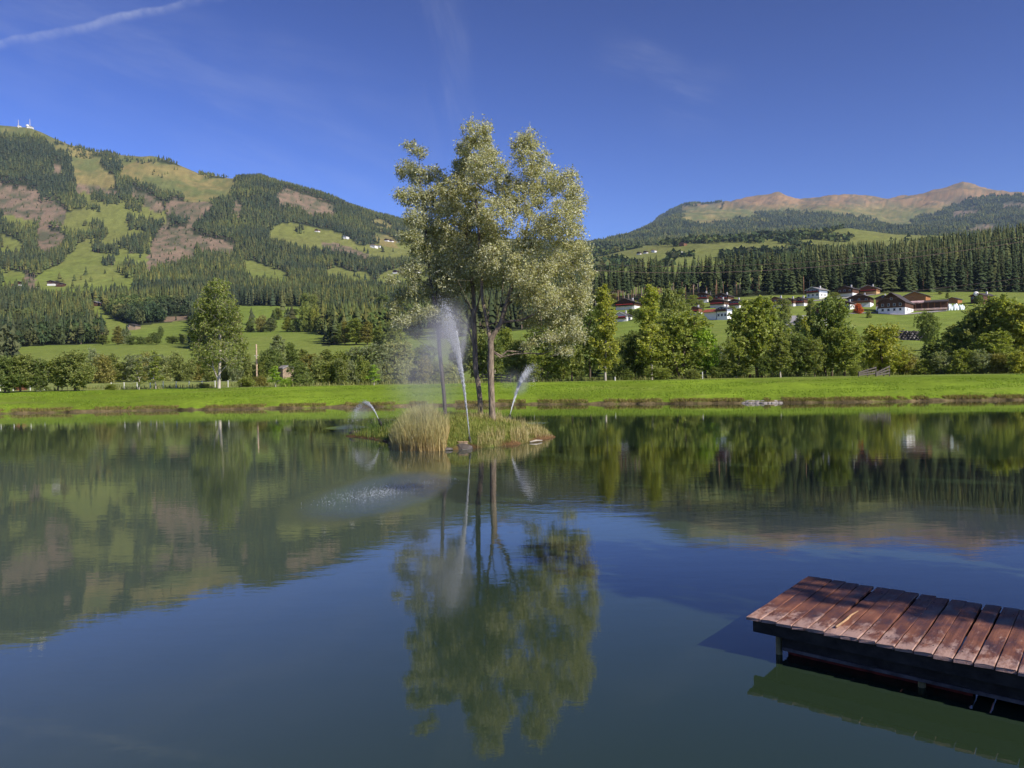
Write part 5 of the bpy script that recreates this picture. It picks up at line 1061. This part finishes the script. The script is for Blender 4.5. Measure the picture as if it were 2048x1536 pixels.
for k in range(7): MB().box(-w / 2 + k * w / 6 - .12, -w / 2 + k * w / 6 + .12, -3.0, -2.75, -.5, H * .70).build('post', m_bwood, e_)
MB().box(-w / 2, w / 2, -3.2, -3.03, 0, .9).build('parapet', simple('pink_wall', (.60, .42, .34), .8, .3, 1.0), e_)
# covered bales
P = hit(1908, 620, 250); s = P[1] / F; e_ = empty('covered_bales', P); tag(e_, 'row of bales under bright white sheeting right of the long shed', 'bales'); m_tarp = simple('white_sheet', (.78, .86, .84), .5, .08, 1.2, .1)
for k, dx in enumerate(np.linspace(-18, 17, 7)): o = link('bale', rock_mesh('bale', 4.2 * s, 6 * s, (8 + 3 * (k % 3 == 1) + (k < 4) * 2) * s, 60 + k, m_tarp), e_, None, (dx * s, 0, 3 * s))
# dish
P = at(1952, 588, hr.location[1] - 3); e_ = empty('satellite_dish', P); tag(e_, 'round white satellite dish on the roof of the right hut', 'satellite dish')
bm = bmesh.new(); bmesh.ops.create_uvsphere(bm, u_segments=20, v_segments=10, radius=1.3); bmesh.ops.delete(bm, geom=[v for v in bm.verts if v.co.z > -.7], context='VERTS'); m = bpy.data.meshes.new('dish'); bm.to_mesh(m); bm.free(); m.materials.append(m_white)
o = link('dish', m, e_, None, (0, 0, 0)); o.rotation_euler = (R(-100), 0, R(-25)); o.scale = (1.15, 1.15, .8); MB().tube([(0, .2, 0), (0, .6, -1.6)], .07, 6).build('mast', m_trim, e_)
# near hut, white building, garages
chalet(570, 762, 27, 'weathered wooden hut with a pale sagging roof, half hidden by bushes on the left bank', m_wood, m_wood, m_groof, hpx=32, Y=150, bal=False, rot=.5, nwin=1, chim=False, name='hut', cat='hut')
chalet(1452, 745, 42, 'white plastered building half hidden behind the trees on the right bank', m_white, m_white, m_groof, hpx=42, Y=175, bal=False, rot=-.2, nwin=2, chim=False, pitch=.25, name='white_building', cat='building')
chalet(1592, 664, 26, 'small white garage at the foot of the village road', m_white, m_white, m_groof, hpx=13, pitch=.15, bal=False, chim=False, nwin=1, name='garage', cat='garage')
chalet(42, 768, 18, 'low red-roofed hut behind the round trees at the left', m_bwood, m_bwood, m_rroof, hpx=10, Y=125, bal=False, chim=False, nwin=0, name='hut', cat='hut')
FAR = [(42,572,16,'white farmhouse with a dark roof below the left mountain pasture',m_white,m_dwood,m_roof),(25,573,8,'tiny orange-walled hut left of the white farmhouse',m_ochre,m_ochre,m_rroof),(106,571,17,'dark and white farmhouse right of the white one, below the mountain pasture',m_white,m_dwood,m_roof),(122,573,15,'dark barn beside the dark and white farmhouse',m_dwood,m_dwood,m_roof),
 (192,612,17,'dark low barn at the edge of the left wood',m_dwood,m_dwood,m_groof),(268,659,20,'weathered wooden hay barn alone on the left meadow',m_wood,m_wood,m_roof),(371,611,14,'red-roofed house on the meadow left of the birch crown',m_white,m_bwood,m_rroof),
 (597,461,5,'tiny hut at the left of the high mountain farms',m_white,m_bwood,m_roof),(635,464,9,'red-roofed house among the high mountain farms',m_white,m_bwood,m_rroof),(691,478,12,'bright white farmhouse in the middle of the high pasture',m_white,m_white,m_roof),(712,480,10,'brown and white farmhouse right of the bright white one',m_white,m_dwood,m_roof),
 (748,496,13,'white farmhouse with a red roof at the lower edge of the high pasture',m_white,m_white,m_rroof),(759,495,7,'small white shed beside the red-roofed mountain farm',m_white,m_white,m_groof),(774,483,9,'dark-roofed farmhouse, left of a pair at the right end of the high pasture',m_white,m_dwood,m_roof),(783,484,8,'dark-roofed farmhouse, right of a pair at the right end of the high pasture',m_white,m_dwood,m_roof),
 (793,547,12,'dark farmhouse seen through the left willow branches',m_white,m_dwood,m_roof),(835,546,12,'pale farmhouse seen through the willow crown',m_white,m_dwood,m_groof),
 (1279,509,9,'dark-roofed house at the left of the hill hamlet',m_white,m_dwood,m_roof),(1292,507,9,'dark and white house in the middle of the hill hamlet',m_white,m_dwood,m_roof),(1308,505,9,'orange-roofed white house at the right of the hill hamlet',m_white,m_white,m_rroof),(1362,506,6,'tiny white hut right of the hill hamlet',m_white,m_white,m_groof),(1366,492,13,'brown barn on the hill pasture above the hamlet',m_bwood,m_bwood,m_roof),
 (39,254,6,'small white hut with a mast at the left mountain summit',m_white,m_white,m_groof),(62,257,8,'white station building at the left mountain summit',m_white,m_white,m_groof)]
for px, base, wp, lab, lo_, u_, rf_ in FAR: chalet(px, base, wp, lab, u_, lo_, rf_, bal=False, nwin=2 if wp > 11 else 0, chim=False, rot=-.5, name='farmhouse' if 'farm' in lab else ('barn' if 'barn' in lab else 'house'), cat='farmhouse' if 'farm' in lab else ('barn' if 'barn' in lab else ('hut' if 'hut' in lab or 'shed' in lab else 'house')))
for px, top, lab in [(37, 240, 'thin red and white mast at the left of the summit station'), (60, 238, 'taller thin mast beside the summit station building')]:
    P = hit(px, 256, 2000); h_ = (256 - top) * P[1] / F; e_ = empty('radio_mast', P); tag(e_, lab, 'mast'); MB().tube([(0, 0, 0), (0, 0, h_)], [1.3, .7], 6).build('pole', m_trim, e_)
    for z_ in (.5, .75): MB().tube([(-2, 0, h_ * z_), (2, 0, h_ * z_)], .5, 5).build('antenna', m_rroof, e_)
P = hit(55, 256, 2000); e_ = empty('radar_dome', P); tag(e_, 'white radar dome on the left mountain summit', 'dome'); bm = bmesh.new(); bmesh.ops.create_icosphere(bm, subdivisions=3, radius=1); m = bpy.data.meshes.new('dome'); bm.to_mesh(m); bm.free(); m.materials.append(m_white); o = link('dome', m, e_, None, (0, 0, 8)); o.scale = (6, 6, 6); MB().tube([(0, 0, -2), (0, 0, 5)], 3.5, 10).build('base', m_white, e_)
# village road, laid on the slope
def road(name, pts, wid, label=None):
    L = [hit(a, b2, 180) for a, b2 in pts]; V, Fc = [], []; Q = []
    for i in range(len(L) - 1):
        for f in np.linspace(0, 1, 14, endpoint=i == len(L) - 2): Q.append(L[i] * (1 - f) + L[i + 1] * f)
    for i, q in enumerate(Q):
        d = unit((Q[min(i + 1, len(Q) - 1)] - Q[max(i - 1, 0)]) * [1, 1, 0]); n_ = np.array([-d[1], d[0], 0])
        for k in (-1, -.33, .33, 1): p = q + n_ * wid / 2 * k; V.append((p[0], p[1], float(ground(p[0], p[1])) + .18))
        if i: b2 = (i - 1) * 4; Fc += [(b2 + k, b2 + k + 1, b2 + k + 5, b2 + k + 4) for k in range(3)]
    m = bpy.data.meshes.new(name); m.from_pydata(V, [], Fc); m.materials.append(m_asph); structure(link(name, m))
road('village_road', [(1560, 672), (1590, 656), (1582, 640), (1600, 632), (1640, 652)], 6.5); road('lane', [(1600, 604), (1650, 600), (1690, 596), (1760, 588)], 4); road('farm_track', [(1690, 628), (1740, 626), (1800, 630), (1890, 622)], 4)
# dark stones and block put in for the shade under the embankment
P0, P1 = hit(1797, 680, 150), hit(1862, 682, 150); e_ = empty('shade_bank', (P0 + P1) / 2); tag(e_, 'dark stones standing in for the shade under the embankment below the long shed', 'embankment shade'); rs = random.Random(5); Lb = np.linalg.norm(P1 - P0); db = unit(P1 - P0)
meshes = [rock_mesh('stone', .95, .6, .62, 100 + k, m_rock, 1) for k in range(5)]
MB().add([tuple(db * s_ + np.array([0, y_, z_])) for z_, y_ in ((-1.5, .3), (3.2, 2.2)) for s_ in (-Lb / 2, Lb / 2)] + [tuple(db * s_ + np.array([0, 5, z_])) for z_ in (-1.5, 3.2) for s_ in (-Lb / 2, Lb / 2)], [(0, 1, 3, 2), (2, 3, 7, 6), (4, 6, 7, 5), (0, 2, 6, 4), (1, 5, 7, 3)]).build('core', m_rock, e_)  # dark backing block, part of the painted embankment shade
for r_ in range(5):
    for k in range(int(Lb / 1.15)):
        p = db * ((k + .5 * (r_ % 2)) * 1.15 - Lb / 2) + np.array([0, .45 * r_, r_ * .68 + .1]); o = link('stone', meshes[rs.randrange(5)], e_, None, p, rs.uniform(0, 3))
# ================================================================ BANK DETAILS
m_edge = simple('edging_stone', (.27, .24, .21), .85, .5, 3, .04); e_ = empty('stone_edging', on_plane(1523, 804, .1)); tag(e_, 'row of pale rough stones set in the far shore of the lake', 'stones'); meshes = [rock_mesh('stone', .42, .3, .15, 120 + k, m_edge, 2) for k in range(6)]
for r_ in range(2):
    for k in range(11):
        px = 1487 + k * 7.2 + 3 * r_; u = ray(px, 800)[0]; yy = float(shoreY(u)) + .1 + .35 * r_; o = link('stone', meshes[rs.randrange(6)], e_, None, (u * yy - e_.location[0], yy - e_.location[1], 0.0 + .14 * r_ - e_.location[2]), rs.uniform(-.4, .4))
def board_fence(name, pts, Y, hgt, nb, label, mat, splay=0):
    L = [np.array([ray(a, 760)[0] * (Y + dy), Y + dy, 0]) for a, dy in pts]; 
    for q in L: q[2] = float(ground(q[0], q[1]))
    e_ = empty(name, L[0]); tag(e_, label, 'fence'); o0 = L[0]
    for i, q in enumerate(L): z0 = q - o0; h_ = hgt[i]; MB().tube([z0 - [0, 0, .3], z0 + [0, 0, h_ + .12]], .07, 6).build('post', mat, e_)
    for i in range(len(L) - 1):
        for k in range(nb):
            f = (k + 1) / nb; a = L[i] - o0 + [0, -.08, hgt[i] * f]; b2 = L[i + 1] - o0 + [0, -.08, hgt[i + 1] * f]; MB().add([tuple(v) for v in (a - [0, .03, .08], b2 - [0, .03, .08], b2 + [0, -.03, .08], a + [0, -.03, .08], a - [0, 0, .08], b2 - [0, 0, .08], b2 + [0, 0, .08], a + [0, 0, .08])], [(0, 1, 2, 3), (7, 6, 5, 4), (0, 4, 5, 1), (1, 5, 6, 2), (2, 6, 7, 3), (3, 7, 4, 0)]).build('rail', mat, e_)
m_fence = simple('grey_fence_wood', (.10, .085, .07), .8, .4, 4)
board_fence('board_fence', [(1717, 0), (1735, 1), (1752, 2)], 104, [.5, .8, 1.1], 3, 'dark sloping board fence, left half of the pair on the right bank', m_fence)
board_fence('board_fence', [(1752, -2), (1768, -1), (1779, 0)], 104, [.45, .9, 1.2], 3, 'dark sloping board fence, right half of the pair on the right bank', m_fence)
board_fence('board_fence', [(966, 3), (985, 2), (1003, 0), (1021, -1)], 112, [1.1, 1.1, 1.0, .8], 3, 'dark board fence behind the island willows on the far bank', m_fence)
# pale field fence
Lf_ = [(px, 118) for px in range(222, 500, 26)]; q0 = np.array([ray(222, 760)[0] * 118, 118, 0]); q0[2] = float(ground(q0[0], q0[1])); e_ = empty('field_fence', q0); tag(e_, 'line of small white posts with a thin wire across the left meadow', 'fence'); prev = None
for px, Y in Lf_ + [(px, 118) for px in (0, 26, 60, 88)]:
    x = ray(px, 760)[0] * Y; z = float(ground(x, Y)); p = np.array([x, Y, z]) - q0; MB().tube([p - [0, 0, .2], p + [0, 0, .95]], .05, 6).build('post', m_white, e_)
    if prev is not None and px > prev[0]: MB().tube([prev[1] + [0, 0, .85], (prev[1] + p) / 2 + [0, 0, .8], p + [0, 0, .85]], .008, 4).build('wire', m_trim, e_)
    prev = (px, p)
# utility pole
Y = 150; x = ray(514, 760)[0] * Y; z = float(ground(x, Y)); e_ = empty('utility_pole', (x, Y, z)); tag(e_, 'tall thin wooden utility pole right of the big birch', 'utility pole'); MB().tube([(0, 0, -.5), (0, 0, 6.6)], [.17, .12], 8).build('pole', simple('pole_wood', (.50, .36, .24), .8, .3, 3), e_); MB().tube([(-.35, 0, 4.6), (.35, 0, 4.6)], .05, 6).build('crossarm', m_trim, e_); MB().tube([(0, -.02, 4.35), (0, -.2, 4.35)], .1, 8).build('insulator', m_trim, e_)
# bench and signboard on the bank
P = np.array([ray(1512, 760)[0] * 112, 112, 0]); P[2] = float(ground(P[0], P[1])); e_ = empty('bench', P, .1); tag(e_, 'reddish wooden bench under the large round tree on the right bank', 'bench')
for y_, z_ in ((-.2, .45), (0, .45), (.25, .72), (.3, .95)): MB().box(-1.0, 1.0, y_ - .07, y_ + .07, z_ - .02, z_ + .03).build('slat', m_owood, e_)
for x_ in (-.8, .8): MB().box(x_ - .05, x_ + .05, -.25, .3, -.1, .428).build('leg', m_bwood, e_)
for px, lab in [(1230, 'short pale marker post on the lawn right of the golden birch'), (1405, 'short pale post beside the lime green tree')]:
    x = ray(px, 760)[0] * 111; tag(MB().tube([(x, 111, float(ground(x, 111)) - .1), (x, 111, float(ground(x, 111)) + (.5 if px < 1300 else .9))], .07, 7).build('post', m_trim), lab, 'post')
# power cables: real catenaries between masts outside the frame and poles hidden by the willows
m_cab = simple('cable', (.30, .20, .17), .6, .2)
def cable(a, b2, Ya, Yb, sag, label, rad=.055):
    p, q = at(*a, Ya), at(*b2, Yb); pts = []
    for f in np.linspace(0, 1, 40): v = p * (1 - f) + q * f; v[2] -= sag * 4 * f * (1 - f); pts.append(v)
    tag(MB().tube(pts, rad, 5).build('power_cable', m_cab), label, 'cable')
cable((1100, 520), (2300, 430), 300, 190, 6, 'upper thin power cable crossing before the dark spruce stand', .035)
cable((1100, 533), (2300, 438), 295, 185, 6, 'brighter thicker power cable below the topmost one, before the spruce stand', .06)
cable((1150, 574), (2300, 517), 300, 160, 6, 'upper cable of the low pair passing over the village roofs', .045)
cable((1150, 582), (2300, 527), 300, 160, 6.3, 'lower cable of the low pair passing over the village roofs', .03)
# fringe of rough grass along the far shore and tufts over the bank
n = 26000; u = rng.uniform(-.64, .64, n); s_ = rng.uniform(.12, 1.0, n); y = shoreY(u) + s_; x = u * y; P = np.stack([x, y, ground(x, y) - .02], -1)
kk = fbm(x / 1.7, y * 0, 3, 66) > -.25; P = P[kk]; blades('shore_grass', P, rng.uniform(.12, .34, len(P)), .035, .8, C(.20, .22, .05), C(.30, .20, .08), 'fringe of rough grass along the far shore of the lake')
n = 60000; u = rng.uniform(-.64, .64, n); s_ = rng.uniform(1.0, 21, n); y = shoreY(u) + s_; x = u * y; kk = fbm(x / 5, y / 3, 3, 67) > .02; x, y = x[kk], y[kk]; P = np.stack([x, y, ground(x, y) - .02], -1)
blades('lawn_grass', P, rng.uniform(.06, .18, len(P)), .05, 1.2, C(.15, .25, .02), C(.22, .32, .03), 'mown green grass of the far bank')
n = 14000; x = rng.uniform(-62, 62, n); y = rng.uniform(112, 128, n); kk = fbm(x / 4, y / 2, 3, 68) > .05; x, y = x[kk], y[kk]; P = np.stack([x, y, ground(x, y) - .02], -1)
blades('rough_grass', P, rng.uniform(.25, .75, len(P)), .07, .6, C(.16, .20, .05), C(.30, .28, .10), 'rough tall grass at the foot of the trees on the far bank')
# tree standing on the near bank outside the view: its shade falls over the far side of the jetty
NB = (12.7, 4.8); zb = 1.2; e_ = empty('bank_tree', (*NB, zb)); tag(e_, 'bushy tree on the near bank right of the jetty, outside the view', 'tree')
lf, wd_, h, rd = PROTO['round2']; e_.scale = (2.5 / rd, 2.5 / rd, 9.5 / h); link('crown', lf, e_).color = (1, 1, 1, 1); link('trunk', wd_, e_)
for x_, y_, r_, h_, pr, lab in [(17.3, 1.0, 2.5, 13, 'round3', 'tree behind the bushy one on the near bank, outside the view'), (15.9, 9.4, 3.4, 16, 'round1', 'second tree along the near right bank, outside the view'), (19.5, 12.6, 4.2, 18, 'round3', 'third tree along the near right bank, outside the view'), (24.5, 16.5, 4.4, 19, 'round2', 'fourth and tallest tree along the near right bank, outside the view')]:
    lf, wd_, h, rd = PROTO[pr]; e_ = empty('bank_tree', (x_, y_, .9)); e_.scale = (r_ / rd, r_ / rd, h_ / h); tag(e_, lab, 'tree'); link('crown', lf, e_).color = (1, 1, 1, 1); link('trunk', wd_, e_)
# ---------------------------------------------------------------- air
HAZE = 3.0e-5
bm = bmesh.new(); bmesh.ops.create_cube(bm, size=1); m = bpy.data.meshes.new('haze'); bm.to_mesh(m); bm.free()
hm = bpy.data.materials.new('haze'); hm.use_nodes = True; t = hm.node_tree
for n_ in list(t.nodes): t.nodes.remove(n_)
o_ = t.nodes.new('ShaderNodeOutputMaterial'); v = t.nodes.new('ShaderNodeVolumePrincipled'); t.links.new(v.outputs[0], o_.inputs['Volume']); v.inputs['Density'].default_value = HAZE; v.inputs['Color'].default_value = (.55, .75, 1, 1); v.inputs['Anisotropy'].default_value = .0
m.materials.append(hm); zt_ = float(ZZ.max()) + 40; o = link('haze', m); o.scale = (42000, 11600, zt_ + 6.5); o.location = (0, 5600, (zt_ - 6.5) / 2); tag(o, 'thin blue summer haze filling the valley air', None, None, 'stuff')
